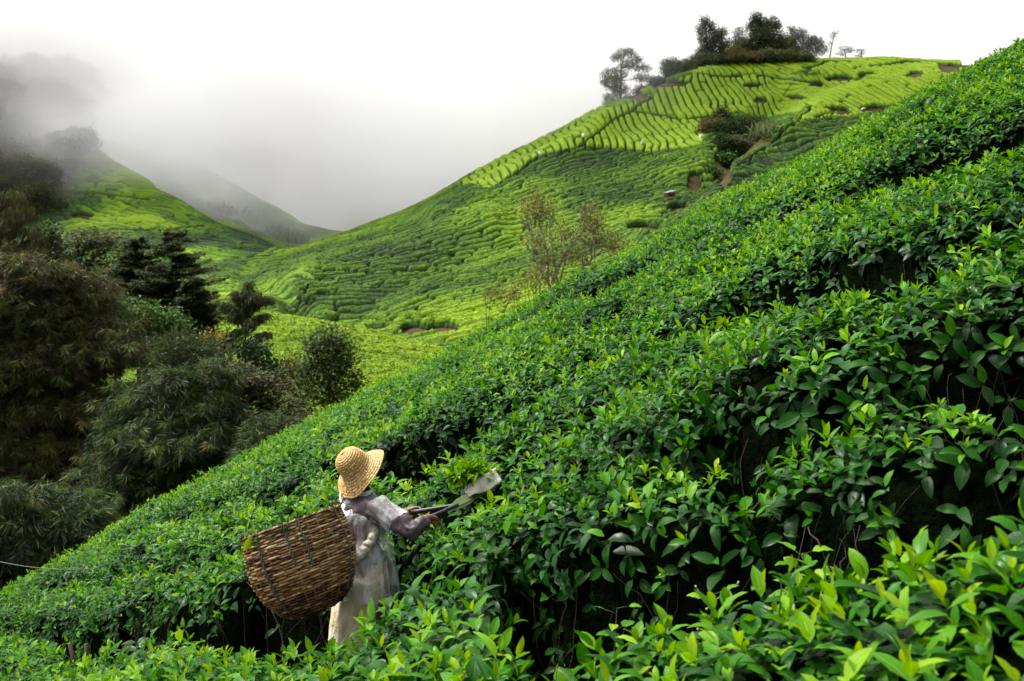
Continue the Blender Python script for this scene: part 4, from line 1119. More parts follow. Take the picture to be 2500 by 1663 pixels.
for i, (px, py, rx, ry, mt, lb) in enumerate([(1546, 152, 20, 14, 'grey', 'rounded grey bush at the far left foot of the grove'), (1585, 150, 20, 12, 'forest', 'bush second from the left at the foot of the grove'),
        (1615, 140, 22, 12, 'darkleaf', 'dark bush under the slender twin headed tree'), (1655, 138, 24, 10, 'forest', 'wide bush under the ball headed tree'), (1695, 128, 24, 14, 'olive', 'olive bush between the two halves of the grove'),
        (1735, 132, 24, 10, 'olive', 'olive bush under the tallest grove tree'), (1775, 130, 26, 10, 'darkleaf', 'dark bush under the bent grove tree'), (1815, 128, 22, 10, 'olive', 'olive bush under the thin fading tree'), (1852, 130, 20, 7, 'forest', 'bush under the broad misty tree'),
        (1560, 172, 24, 10, 'forest', 'bush on the ridge below the rounded grey one'), (1520, 188, 22, 9, 'grey', 'grey scrub on the ridge halfway to the lone tall tree'), (1485, 210, 22, 9, 'olive', 'olive scrub on the ridge nearer the lone tall tree'), (1450, 232, 18, 8, 'grey', 'grey scrub at the foot of the lone tall tree')]):
    hill_tree(lb, px, [(px - rx * .35, py, rx * .7, ry), (px + rx * .4, py + 3, rx * .65, ry * .9), (px, py + ry * .6, rx, ry * .6)], 222 if px > 1500 else 217, 'broad', mt, 2.4, 0.42, 80 + i, 'hilltop_bush', GB, base=py + ry + 4, cat='bush')
# scrub in the ravine
for i, (px, py, rx, ry, mt, lb) in enumerate([(1662, 262, 12, 10, 'grey', 'feathery grey tree at the head of the ravine'), (1640, 295, 26, 14, 'olive', 'olive bush on the left rim of the ravine'), (1682, 300, 28, 18, 'darkleaf', 'dark green bush in the middle of the ravine'),
        (1725, 290, 28, 16, 'grey', 'grey green bush on the right rim of the ravine'), (1758, 300, 18, 12, 'forest', 'small bush at the right end of the ravine scrub'), (1700, 335, 28, 16, 'forest', 'bush below the dark one in the ravine'), (1660, 330, 22, 14, 'darkleaf', 'dark bush low on the left of the ravine'),
        (1668, 365, 18, 10, 'bright', 'light green bush at the lower end of the ravine'), (1640, 395, 14, 8, 'bright', 'lowest light green bush of the ravine scrub')]):
    rx *= 1.35; ry *= 1.4; mt = {'forest': 'hill', 'darkleaf': 'darkleaf', 'olive': 'hillolive'}.get(mt, mt)
    q = ray_land(px, py + ry * .6)
    make_tree('ravine_bush', lb, 'bush', float(q[1]) - 1.5, [(px - rx * .3, py, rx * .7, ry), (px + rx * .4, py + 2, rx * .6, ry * .9), (px, py + ry * .5, rx, ry * .6)], 'broad', mt, 0.36, base=(px, py + ry + 3), dens=2.4, seed=100 + i, group='bushes in the ravine of the big hill', trunk_r=.12)

# misty rainforest on the far left slope
rgf = np.random.default_rng(404)
protos = []
for j, (st, mt) in enumerate([('broad', 'hill'), ('layer', 'hillolive'), ('broad', 'forest'), ('broad', 'hillolive')]):
    b = np.array([0, 0, 0.]); r_ = empty('rainforest_tree')
    rr = rgf
    if st == 'broad': lob = [((rr.normal(0, 2.0), rr.normal(0, 2.0), rr.uniform(5.0, 9.0)), (2.3, 2.3, 1.7)) for _ in range(9)]
    else: lob = [((rr.normal(0, 2.4), rr.normal(0, 2.4), rr.uniform(7.5, 10.0)), (2.2, 2.2, 0.9)) for _ in range(8)]
    V, F, A = crown_cards(rr, [(np.array(c), r) for c, r in lob], st, 1.5, 0.55)
    link_mesh('crown', V, F, TM[mt], r_, attr={'tone': A})
    tb = MB(); tb.tube([(0, 0, -1.5), (.2, 0, 3), (0, .1, 8)], [.35, .25, .12], 7, True, (0.5, 0, 0, 1))
    for c, r in lob: tb.tube([(0, 0, 3.5), (c[0] * .5, c[1] * .5, c[2] * .7 + 1), c], [.16, .1, .04], 5, True, (0.5, 0, 0, 1))
    tb.build('trunk', m_pale_bark if j in (1, 3) else m_bark, r_)
    protos.append(r_)
spots_f = []
for _ in range(9000):
    px, py = rgf.uniform(-60, 250), rgf.uniform(185, 500)
    lim = (235 if py < 265 else 205) - max(0, py - 330) * 0.7
    if px > lim or (py < 230 and px > 225): continue
    if all((px - a) ** 2 + ((py - c) * 1.3) ** 2 > 17.5 ** 2 for a, c in spots_f): spots_f.append((px, py))
first = set()
for i, (px, py) in enumerate(spots_f):
    q = ray_land(px, py + 12, 150, 480)
    if q[1] > 470: continue
    j = int(rgf.integers(0, 4)); pr_ = protos[j]
    o = pr_ if j not in first else copy_tree(pr_); first.add(j)
    s_ = rgf.uniform(0.42, 0.72) * (1 + .25 * (py < 300))
    o.location = tuple(q - np.array([0, 0, 1.2])); o.scale = (s_, s_, s_ * rgf.uniform(0.9, 1.25)); o.rotation_euler = (0, 0, rgf.random() * 6.28)
    zone = 'just above the tea' if py > 400 else ('halfway up' if py > 300 else 'fading into cloud')
    if j in (1, 3): lb = 'flat crowned rainforest tree on the far left slope, ' + zone
    else: lb = 'dark round crowned rainforest tree, far left slope, ' + zone
    tag(o, lb, 'tree', 'rainforest trees %s on the far left, %s kind' % (zone, 'flat crowned' if j in (1, 3) else 'round crowned'))
for j, pr_ in enumerate(protos):
    if j not in first:
        for c in list(pr_.children): bpy.data.objects.remove(c)
        bpy.data.objects.remove(pr_)
# spiky blades (tall grass clumps) on the misty spur
m_blade = leaf_material('blade', [(0.0, (0.03, 0.05, 0.015)), (0.5, (0.08, 0.11, 0.04)), (1.0, (0.18, 0.20, 0.10))], vein=False, spec=0.2, rough=0.6)
for i, (px, py, lb) in enumerate([(465, 432, 'spiky plant highest on the misty spur'), (500, 492, 'leftmost spiky plant of the dark strip on the spur'), (525, 500, 'second spiky plant of the dark strip'), (548, 506, 'third spiky plant of the dark strip'), (572, 512, 'fourth spiky plant of the dark strip'), (598, 522, 'last spiky plant of the dark strip'),
        (640, 548, 'spiky plant starting the lower clump near the valley floor'), (662, 556, 'middle spiky plant of the lower clump'), (684, 570, 'spiky plant ending the lower clump'), (1672, 352, 'spiky plant among the ravine bushes'), (1760, 318, 'spiky grass clump on the right side of the ravine')]):
    rg = np.random.default_rng(200 + i); q = ray_land(px, py, 150, 400)
    n = 90; s_ = 1.0 if px < 1000 else 0.8
    az = rg.random(n) * 6.28; el = rg.uniform(0.9, 1.5, n)
    d = np.stack([np.cos(az) * np.cos(el), np.sin(az) * np.cos(el), np.sin(el)], -1)
    p = rg.normal(0, 0.9, (n, 3)) * np.array([1.3, 1, 0.0]) * s_
    V, F, A = leaves_mesh(p, d, np.cross(d, rg.normal(0, 1, (n, 3))), rg.uniform(2.0, 3.8, n) * s_, rg.uniform(.22, .36, n), rg.uniform(.3, 1.2, n), np.clip(rg.normal(.6, .25, n), 0, 1), rg.random(n), 4)
    o = link_mesh('spiky_plant', V, F, m_blade, attr={'tone': A}); o.location = tuple(q)
    tag(o, lb, 'plant', 'spiky plants on the hills')
# scrub patches under the spiky plants
for i, (px, py, rx, lb) in enumerate([(540, 505, 50, 'dark scrub strip under the spiky plants on the spur'), (655, 562, 32, 'dark scrub around the lower clump of spiky plants'), (590, 545, 20, 'small dark scrub patch between the two clumps of spiky plants')]):
    q = ray_land(px, py, 150, 400)
    make_tree('scrub', lb, 'scrub', float(q[1]), [(px - rx * .5, py, rx * .5, 8), (px + rx * .5, py + 6, rx * .5, 8), (px, py + 4, rx * .6, 7)], 'broad', 'forest', 0.5, base=(px, py + 12), dens=1.6, seed=210 + i, limbs=False, trunk_r=.1)
# ------------------------------------------------------------------ the tea picker
def W(cx, cy, Y):
    """survey marks noted on an enlarged print of the picker"""
    X1 = (560 + cx / 3.0743) * 0.4096; Y1 = (1050 + cy / 3.0743) * 0.4096
    return np.array([(X1 - 512) / 1100 * Y, Y, (200 - Y1) / 1100 * Y])
def skin_mesh(name, chains, mat, parent, org, sub=2, disp=None):
    """chains: list of [(point, radius or (rx, ry)), ...]; shared points are welded"""
    pts = []; rr = []; ed = []; roots = []
    def idx(p, r):
        for i, q in enumerate(pts):
            if np.linalg.norm(q - p) < 1e-5: return i
        pts.append(np.array(p, float)); rr.append(r if isinstance(r, tuple) else (r, r)); return len(pts) - 1
    for ch in chains:
        prev = None
        for p, r in ch:
            n0 = len(pts); i = idx(np.asarray(p, float), r)
            if prev is None and i == n0: roots.append(i)
            if prev is not None: ed.append((prev, i))
            prev = i
    me = bpy.data.meshes.new(name)
    me.from_pydata([tuple(p - org) for p in pts], ed, [])
    o = bpy.data.objects.new(name, me); COL.objects.link(o)
    md = o.modifiers.new('skin', 'SKIN'); md.use_smooth_shade = True
    for i, v in enumerate(me.skin_vertices[0].data):
        v.radius = rr[i]; v.use_root = i in roots
    s = o.modifiers.new('sub', 'SUBSURF'); s.levels = sub; s.render_levels = sub
    if disp:
        tx = bpy.data.textures.new(name + '_folds', 'CLOUDS'); tx.noise_scale = disp[1]; tx.noise_depth = 2
        d = o.modifiers.new('folds', 'DISPLACE'); d.texture = tx; d.strength = disp[0]; d.mid_level = 0.5
    dg = bpy.context.evaluated_depsgraph_get()
    m2 = bpy.data.meshes.new_from_object(o.evaluated_get(dg))
    o.modifiers.clear(); o.data = m2; m2.name = name
    m2.materials.clear(); m2.materials.append(mat)
    m2.polygons.foreach_set('use_smooth', np.ones(len(m2.polygons), bool))
    o.parent = parent
    return o
def loft(sections, n=48, closed=True, fold=None, caps=False):
    """sections: (centre, axis u, axis v) ellipses -> verts, faces"""
    V = []; a = np.linspace(0, 2 * math.pi, n, endpoint=False)
    m = len(sections)
    for i, (c, u, v) in enumerate(sections):
        k = 1.0 if fold is None else 1 + fold(a, i / (m - 1))
        V.append(np.asarray(c) + (np.cos(a) * k)[:, None] * np.asarray(u) + (np.sin(a) * k)[:, None] * np.asarray(v))
    V = np.concatenate(V); F = []
    for i in range(m - 1):
        for j in range(n):
            k = (j + 1) % n; F.append([i * n + j, i * n + k, (i + 1) * n + k, (i + 1) * n + j])
    if caps: F.append(list(range(n))[::-1]); F.append([(m - 1) * n + j for j in range(n)])
    return V, F
def interp_sections(keys, m):
    keys = [tuple(np.asarray(q, float) for q in k) for k in keys]
    t = np.linspace(0, len(keys) - 1, m); out = []
    from numpy import clip
    def cr(p0, p1, p2, p3, s): return 0.5 * ((2 * p1) + (-p0 + p2) * s + (2 * p0 - 5 * p1 + 4 * p2 - p3) * s * s + (-p0 + 3 * p1 - 3 * p2 + p3) * s ** 3)
    for x in t:
        i = min(int(x), len(keys) - 2); s = x - i
        g = lambda j: keys[int(clip(j, 0, len(keys) - 1))]
        out.append(tuple(cr(g(i - 1)[q], g(i)[q], g(i + 1)[q], g(i + 2)[q], s) for q in range(3)))
    return out

m_skin = simple_mat('skin', (0.10, 0.035, 0.018), (0.17, 0.065, 0.035), 25, 0.5, 0.15, 60, spec=0.4)
m_hair = simple_mat('hair', (0.004, 0.003, 0.003), (0.012, 0.010, 0.009), 40, 0.6, 0.5, 90)
m_shirt = simple_mat('purple_shirt', (0.040, 0.026, 0.034), (0.11, 0.078, 0.095), 10, 0.55, 0.5, 16, dist=0.01)
m_cloth = simple_mat('beige_sacking', (0.46, 0.35, 0.22), (0.76, 0.66, 0.48), 7, 0.8, 0.7, 18, dist=0.015)
m_belt = simple_mat('dark_belt', (0.012, 0.016, 0.03), (0.03, 0.04, 0.06), 20, 0.5, 0.3)
m_sash = simple_mat('pale_sash', (0.20, 0.18, 0.13), (0.62, 0.58, 0.48), 26, 0.8, 0.8, 45, dist=0.01)
# clear plastic with white creases
m_plastic, nt, out = new_mat('clear_plastic')
f = noise_fac(nt, 13, 4, rough=0.6, stretch=(1, 1, 0.28))
cre = maprange(nt, f, 0.42, 0.66)
df = N(nt, 'ShaderNodeBsdfDiffuse'); df.inputs[0].default_value = (0.85, 0.84, 0.86, 1)
tp_ = N(nt, 'ShaderNodeBsdfTransparent'); tp_.inputs[0].default_value = (0.97, 0.97, 0.97, 1)
gl = N(nt, 'ShaderNodeBsdfGlossy', Roughness=0.22)
bpn = N(nt, 'ShaderNodeBump', Strength=0.6, Distance=0.012); nt.links.new(noise_fac(nt, 14, 5), bpn.inputs['Height'])
nt.links.new(bpn.outputs[0], gl.inputs['Normal']); nt.links.new(bpn.outputs[0], df.inputs['Normal'])
m1 = N(nt, 'ShaderNodeMixShader'); nt.links.new(math_(nt, 'MULTIPLY_ADD', cre, 0.36, 0.12), m1.inputs[0]); nt.links.new(tp_.outputs[0], m1.inputs[1]); nt.links.new(df.outputs[0], m1.inputs[2])
fr = N(nt, 'ShaderNodeFresnel', IOR=1.4); nt.links.new(bpn.outputs[0], fr.inputs['Normal'])
m2_ = N(nt, 'ShaderNodeMixShader'); nt.links.new(math_(nt, 'MULTIPLY', fr.outputs[0], 0.35), m2_.inputs[0]); nt.links.new(m1.outputs[0], m2_.inputs[1]); nt.links.new(gl.outputs[0], m2_.inputs[2])
nt.links.new(m2_.outputs[0], out.inputs['Surface'])

gz_p = float(near_ground(-1.0, 7.2))
PB = np.array([W(1000, 1080, 7.2)[0], 7.2, gz_p])
person = empty('person', tuple(PB))
tag(person, 'tea picker in straw hat and clear plastic raincoat, seen from behind, reaching with shears', 'person')
fwd = np.array([0.82, 0.57, 0]); rgt = np.array([0.57, -0.82, 0]); upz = np.array([0, 0, 1.0])
pel = W(1000, 1090, 7.2); wai = W(1010, 920, 7.22); che = W(975, 700, 7.26); upc = W(975, 585, 7.27); nek = W(985, 470, 7.28)
hed = W(1000, 330, 7.29)
shR = W(1115, 590, 7.10); shL = W(862, 590, 7.44)
elR = W(1385, 775, 6.97); wrR = W(1487, 652, 7.10)
elL = W(1120, 730, 7.62); wrL = W(1330, 612, 7.45)
hipR = pel + rgt * 0.09; hipL = pel - rgt * 0.09
def hand_chains(wr, d, palm_n, grip, flip):
    """palm, five bent fingers and a thumb from the side; d along the hand, palm_n out of the palm"""
    d = unit(d); palm_n = unit(palm_n - d * palm_n.dot(d)); s = np.cross(d, palm_n) * flip
    pm = wr + d * 0.045; ch = [[(wr, 0.024), (pm, (0.034, 0.022)), (wr + d * 0.082, (0.034, 0.018))]]
    for i, (o, L) in enumerate(((-0.027, .060), (-0.009, .070), (0.010, .066), (0.027, .052))):
        b = wr + d * 0.080 + s * o
        a = grip * (0.8 + 0.12 * i)
        p1 = b + (d * math.cos(a * .5) + palm_n * math.sin(a * .5)) * L * .42
        p2 = p1 + (d * math.cos(a * 1.3) + palm_n * math.sin(a * 1.3)) * L * .34
        p3 = p2 + (d * math.cos(a * 2.0) + palm_n * math.sin(a * 2.0)) * L * .28
        ch.append([(b - d * 0.02, .0098), (p1, .0092), (p2, .0085), (p3, .0065)])
    tb_ = wr + d * 0.03 - s * 0.028
    t1_ = tb_ + (d * .75 - s * .5 + palm_n * .35) * 0.036; t2_ = t1_ + (d * .75 + s * .15 + palm_n * .7) * 0.030
    ch.append([(tb_, .013), (t1_, .0115), (t2_, .0085)])
    return ch
body_ch = [[(pel, .125), (wai, .105), (che, (.125, .105)), (upc, (.11, .09)), (nek, .052), (nek + (hed - nek) * .45, .052), (hed, (.078, .088)), (hed + upz * .055 - fwd * .01, (.070, .075))],
           [(hed, (.078, .088)), (hed + fwd * .055 - upz * .055, .040)], [(hed + fwd * .06, .03), (hed + fwd * .105 - upz * .015, .012)],
           [(hed + rgt * .06, .02), (hed + rgt * .088 - fwd * .01, .016)], [(hed - rgt * .06, .02), (hed - rgt * .088 - fwd * .01, .016)],
           [(upc, (.11, .09)), (shR, .058), (elR, .040), (elR * .5 + wrR * .5, .036), (wrR, .026)], [(upc, (.11, .09)), (shL, .058), (elL, .040), (wrL, .026)],
           [(pel, .125), (hipR, .095), (hipR + fwd * .05 + upz * -0.40, .062), (hipR + upz * -0.80 + fwd * -.02, .042), (np.array([hipR[0], hipR[1], gz_p + .05]), .038), (np.array([hipR[0], hipR[1], gz_p + .035]) + fwd * .14, .032)],
           [(pel, .125), (hipL, .095), (hipL + fwd * .05 + upz * -0.40, .062), (hipL + upz * -0.80 + fwd * -.02, .042), (np.array([hipL[0], hipL[1], gz_p + .05]), .038), (np.array([hipL[0], hipL[1], gz_p + .035]) + fwd * .14, .032)]]
toolR = W(1690, 565, 7.28); hdR = W(1590, 655, 7.14)
body_ch += hand_chains(wrR, (W(1560, 665, 7.15) - wrR), unit(np.array([-0.2, 0.6, -.75])), 0.95, 1)
body_ch += hand_chains(wrL, (W(1470, 585, 7.44) - wrL), unit(np.array([-0.1, -0.7, -.6])), 0.75, -1)
skin_mesh('body', body_ch, m_skin, person, PB)
hm = MB()
for sgn in (1, -1):
    e = hed + fwd * .084 + rgt * .03 * sgn + upz * .004
    V, F = loft([(e - upz * .009, fwd * .002, rgt * .004), (e - upz * .005, fwd * .006, rgt * .009), (e, fwd * .008, rgt * .012), (e + upz * .005, fwd * .006, rgt * .009), (e + upz * .008, fwd * .002, rgt * .004)], 12, caps=True)
    b = MB(); b.add(V - PB, F); b.build('eye', m_hair, person)
V, F = loft(interp_sections([(hed - upz * .085 - fwd * .05, fwd * .035, rgt * .060), (hed - upz * .03 - fwd * .022, fwd * .078, rgt * .090), (hed + upz * .04 - fwd * .02, fwd * .088, rgt * .092), (hed + upz * .11 - fwd * .01, fwd * .05, rgt * .05)], 12), 30, fold=lambda a, t: .03 * np.sin(a * 9 + t * 5), caps=True)
b = MB(); b.add(V - PB, F); b.build('hair', m_hair, person)
# shirt with long sleeves
sh_ch = [[(wai - upz * .06, .128), (wai, .125), (che, (.148, .122)), (upc, (.128, .108)), (nek - upz * .025, .066)],
         [(upc, (.128, .108)), (shR, .074), (shR * .45 + elR * .55, .064), (elR, .066), (elR * .45 + wrR * .55, .056), (wrR - unit(wrR - elR) * .015, .040)],
         [(upc, (.128, .108)), (shL, .074), (shL * .5 + elL * .5, .06), (elL, .060), (elL * .45 + wrL * .55, .048), (wrL - unit(wrL - elL) * .012, .036)]]
skin_mesh('shirt', sh_ch, m_shirt, person, PB, 3, (0.05, 0.06))
# raincoat: back, right side and a sleeve over the upper arm
def crease(a, t): return 0.035 * np.sin(a * 7 + t * 9 + 1) * (0.3 + t) + 0.022 * np.sin(a * 17 - t * 13) * (.3 + t) + 0.012 * np.sin(a * 31 + t * 31)
hz = lambda c, rx, ry: (c, rgt * rx, fwd * ry)
sec = interp_sections([hz(nek - upz * .005, .070, .066), hz(nek - upz * .035, .085, .078), hz(upc + upz * .02, .180, .115), hz(che + upz * .05, .205, .160), hz(che - upz * .06, .200, .168),
                       hz(wai + upz * .04 + rgt * .03, .185, .165), hz(wai - upz * .08 + rgt * .05, .200, .180), hz(wai - upz * .24 + rgt * .07, .225, .195)], 44)
V, F = loft(sec, 72, fold=crease)
b = MB(); b.add(V - PB, F)
slv = interp_sections([(shR * .97 + upc * .03 + upz * .012, unit(np.cross(elR - shR, fwd)) * .088, fwd * .085), (shR * .6 + elR * .4, unit(np.cross(elR - shR, fwd)) * .086, fwd * .080), (shR * .35 + elR * .65, unit(np.cross(elR - shR, fwd)) * .092, fwd * .086)], 14)
V, F = loft(slv, 40, fold=lambda a, t: .07 * np.sin(a * 5 + t * 7) + .04 * np.sin(a * 13 + 3 * t))
b.add(V - PB, F)
b.build('raincoat', m_plastic, person)
# standing collar of crumpled plastic
m_collar = simple_mat('crumpled_collar', (0.22, 0.22, 0.20), (0.50, 0.50, 0.47), 18, 0.4, 0.8, 35, dist=0.012)
V, F = loft(interp_sections([hz(nek + upz * .022, .066, .062), hz(nek + upz * .004, .088, .080), hz(nek - upz * .028, .122, .100), hz(nek - upz * .050, .148, .112)], 12), 60, fold=lambda a, t: .06 * np.sin(a * 6 + t * 4) * t + .035 * np.sin(a * 15 + 9 * t))
b = MB(); b.add(V - PB, F); b.build('collar', m_collar, person)
# sacking skirt
sk = interp_sections([hz(wai - upz * .03, .145, .135), hz(wai - upz * .10, .160, .150), hz(pel - upz * .02, .178, .165), hz(pel - upz * .16 - rgt * .03, .190, .175), hz(pel - upz * .36 - rgt * .07, .200, .185), hz(pel - upz * .56 - rgt * .09, .205, .19)], 40)
V, F = loft(sk, 72, fold=lambda a, t: .05 * np.sin(a * 5 + t * 3) * (.3 + t) + .03 * np.sin(a * 11 - t * 6) + .015 * np.sin(a * 23 + t * 19))
b = MB(); b.add(V - PB, F); b.build('skirt', m_cloth, person)
V, F = loft([hz(wai - upz * .045, .150, .140), hz(wai - upz * .040, .156, .146), hz(wai - upz * .012, .156, .146), hz(wai - upz * .006, .148, .138)], 40)
b = MB(); b.add(V - PB, F); b.build('belt', m_belt, person)
# rolled cloth strap running from the ribs down to the basket
sp_ = [W(1090, 740, 7.12), W(1075, 800, 7.06), W(1030, 880, 7.02), W(975, 950, 6.99), W(925, 1010, 6.97), W(880, 1070, 6.97), W(850, 1130, 6.99)]
b = MB(); tt = np.linspace(0, 6, 30); pp = np.stack([np.interp(tt, range(7), [q[i] for q in sp_]) for i in range(3)], -1)
b.tube(pp + rng.normal(0, .006, pp.shape) - PB, .031 + .003 * np.sin(tt * 3) + rng.normal(0, .002, 30), 10); b.build('sash', m_sash, person)

# straw hat: braid wound round and round, so the profile is a row of small ridges
m_straw, nt, out = new_mat('straw')
at = N(nt, 'ShaderNodeAttribute', attribute_name='tone'); sp = N(nt, 'ShaderNodeSeparateColor'); nt.links.new(at.outputs['Color'], sp.inputs[0])
comb = N(nt, 'ShaderNodeCombineXYZ'); nt.links.new(sp.outputs[0], comb.inputs[0]); nt.links.new(sp.outputs[1], comb.inputs[1])
nz_ = N(nt, 'ShaderNodeTexNoise', Scale=1.0, Detail=3.0); mp = N(nt, 'ShaderNodeMapping'); mp.inputs['Scale'].default_value = (70, 22, 1); nt.links.new(comb.outputs[0], mp.inputs[0]); nt.links.new(mp.outputs[0], nz_.inputs['Vector'])
c1 = ramp(nt, nz_.outputs['Fac'], [(0.30, (0.12, 0.050, 0.010)), (0.46, (0.34, 0.18, 0.045)), (0.66, (0.66, 0.49, 0.21))])
pr = N(nt, 'ShaderNodeBsdfPrincipled', Roughness=0.55); pr.inputs['Specular IOR Level'].default_value = 0.3; nt.links.new(c1, pr.inputs['Base Color'])
b_ = N(nt, 'ShaderNodeBump', Strength=1.0, Distance=0.006); nt.links.new(nz_.outputs['Fac'], b_.inputs['Height']); nt.links.new(b_.outputs[0], pr.inputs['Normal'])
nt.links.new(pr.outputs[0], out.inputs['Surface'])
hn = unit(np.array([-0.58, -0.40, 0.71])); hc = W(950, 278, 7.26)
hu = unit(np.cross(hn, [0, 0, 1.0])); hv = np.cross(hn, hu)
prof = np.array([(0.003, .142), (.03, .140), (.06, .128), (.083, .105), (.095, .07), (.100, .03), (.108, .004), (.125, -.012), (.150, -.030), (.172, -.047), (.192, -.058)])
tq = np.linspace(0, 10, 241); pr_r = np.interp(tq, range(11), prof[:, 0]); pr_h = np.interp(tq, range(11), prof[:, 1])
ker = np.ones(13) / 13; pr_r = np.convolve(np.pad(pr_r, 6, 'edge'), ker, 'valid'); pr_h = np.convolve(np.pad(pr_h, 6, 'edge'), ker, 'valid')
arc = np.concatenate([[0], np.cumsum(np.hypot(np.diff(pr_r), np.diff(pr_h)))])
ang = np.linspace(0, 2 * math.pi, 145)
Vh = []; Ah = []
for i in range(len(tq)):
    spir = np.abs(np.sin((arc[i] / 0.017 + ang / (2 * math.pi)) * math.pi))
    rr_ = pr_r[i] * (1 + .018 * np.sin(ang * 3 + 1) * (arc[i] > .15)) + 0.0065 * spir + 0.0016 * np.sin(ang * 60 + np.floor(arc[i] / .017) * 2)
    wv = 0.012 * np.sin(ang * 2 + .6) * sstep(.15, .3, arc[i]) + .004 * np.sin(ang * 5) * sstep(.15, .3, arc[i])
    Vh.append(hc + hn * (pr_h[i] + wv)[:, None] + rr_[:, None] * (np.cos(ang)[:, None] * hu + np.sin(ang)[:, None] * hv))
    Ah.append(np.stack([ang / 6.283, np.full(145, arc[i] / 0.3), spir, np.ones(145)], -1))
nA = 145; Fh = [[i * nA + j, i * nA + j + 1, (i + 1) * nA + j + 1, (i + 1) * nA + j] for i in range(len(tq) - 1) for j in range(nA - 1)]
hat = link_mesh('straw_hat', np.concatenate(Vh) - PB, Fh, m_straw, person, attr={'tone': np.concatenate(Ah)})
b = MB(); a_ = np.linspace(0, 2 * math.pi, 60)
b.tube(hc - PB + hn * .012 + .112 * (np.cos(a_)[:, None] * hu + np.sin(a_)[:, None] * hv), .0016, 5, False)
b.build('hat_string', m_sash, hat)

# ---- the wicker basket on the picker's back
m_wick, nt, out = new_mat('wicker')
at = N(nt, 'ShaderNodeAttribute', attribute_name='tone'); sp = N(nt, 'ShaderNodeSeparateColor'); nt.links.new(at.outputs['Color'], sp.inputs[0])
ff = noise_fac(nt, 16, 4); fac = math_(nt, 'ADD', math_(nt, 'MULTIPLY', sp.outputs[0], 0.75), math_(nt, 'MULTIPLY_ADD', ff, 0.9, -0.3))
c1 = ramp(nt, fac, [(0.05, (0.010, 0.005, 0.003)), (0.38, (0.070, 0.022, 0.007)), (0.6, (0.20, 0.092, 0.032)), (0.95, (0.48, 0.32, 0.15))])
pr = N(nt, 'ShaderNodeBsdfPrincipled', Roughness=0.5); pr.inputs['Specular IOR Level'].default_value = 0.35; nt.links.new(c1, pr.inputs['Base Color'])
b_ = N(nt, 'ShaderNodeBump', Strength=0.4, Distance=0.004); nt.links.new(noise_fac(nt, 90, 3), b_.inputs['Height']); nt.links.new(b_.outputs[0], pr.inputs['Normal'])
nt.links.new(pr.outputs[0], out.inputs['Surface'])
m_cord = simple_mat('green_cord', (0.030, 0.036, 0.022), (0.11, 0.12, 0.08), 60, 0.8, 0.6, 120)
m_dark = simple_mat('basket_inside', (0.006, 0.004, 0.003), (0.02, 0.012, 0.008), 20, 0.9, 0.5)
ba = unit(np.array([-0.33, 0.22, 0.92]))
rimc = W(468, 700, 6.86); BH = 0.55
bu = unit(np.cross(ba, [0, 1.0, 0])); bv = np.cross(ba, bu)
basket = empty('basket', tuple(rimc - ba * BH)); BO = rimc - ba * BH
tag(basket, 'large round bellied wicker basket carried on the picker back', 'basket')
def brad(t): return np.interp(t, [0, .04, .14, .3, .5, .7, .85, 1.0], [.10, .175, .238, .290, .324, .330, .320, .306])
NS = 30; rows_n = 34; na = 180; a_ = np.linspace(0, 2 * math.pi, na, endpoint=False)
rb = np.random.default_rng(5); wk = MB()
def basket_pt(t, a, dr=0.0, droop=0.0):
    r = brad(t) + dr
    return ba * (t * BH)[..., None] + (np.cos(a) * r)[..., None] * bu + (np.sin(a) * r)[..., None] * bv
for i in range(rows_n):
    for s2 in range(1):
        t = (i + 0.5 * s2 + 0.2) / rows_n + 0.004 * np.sin(a_ * 3 + i) + rb.normal(0, .0015, na)
        t = np.clip(t, 0.0, 1.0)
        ph = math.pi * ((i + s2) % 2)
        dr = 0.0065 * np.sin(a_ * NS / 2 * 2 / 2 + ph) + 0.001
        pts = basket_pt(t, a_, dr)
        # cane changes every so often: blocks of tone along the strand
        nb = 11; blk = (a_ / 6.283 * nb + rb.random()).astype(int) % nb; tones = np.clip(rb.normal(.66 if t.mean() > .25 else .28, .26, nb), 0, 1)[blk]
        q = np.vstack([pts, pts[:1]]); tn = np.concatenate([tones, tones[:1]])
        n6 = 6; tan = np.roll(pts, -1, 0) - np.roll(pts, 1, 0); tan = unit(tan); tan = np.vstack([tan, tan[:1]])
        outw = unit(q - ba * (q @ ba)[:, None]); upw = np.cross(tan, outw)
        r0 = rb.uniform(.0058, .0074); an = np.linspace(0, 2 * math.pi, n6, endpoint=False)
        Vv = (q[:, None] + r0 * (np.cos(an)[None, :, None] * outw[:, None] * .75 + np.sin(an)[None, :, None] * upw[:, None] * 1.15)).reshape(-1, 3)
        F = [[k * n6 + j, k * n6 + (j + 1) % n6, (k + 1) * n6 + (j + 1) % n6, (k + 1) * n6 + j] for k in range(na) for j in range(n6)]
        cc = np.zeros((len(Vv), 4)); cc[:, 0] = np.repeat(tn, n6); cc[:, 3] = 1
        wk.add(Vv, F, cc)
wk.build('woven_wall', m_wick, basket)
for k in range(NS):
    b = MB(); tt = np.linspace(0.0, 1.03, 22); aa = np.full(22, k / NS * 6.283 + .03)
    b.tube(basket_pt(tt, aa, 0.0), .0052, 5, True, (rb.uniform(.3, .7), 0, 0, 1)); b.build('stake', m_wick, basket)
b = MB(); tt = np.linspace(0, 1.0, 16)
V, F = loft([(ba * t * BH, bu * (brad(t) - .012), bv * (brad(t) - .012)) for t in tt], 48); b.add(V, F); b.add(V[:48], [list(range(48))]); b.build('lining', m_dark, basket)
b = MB()
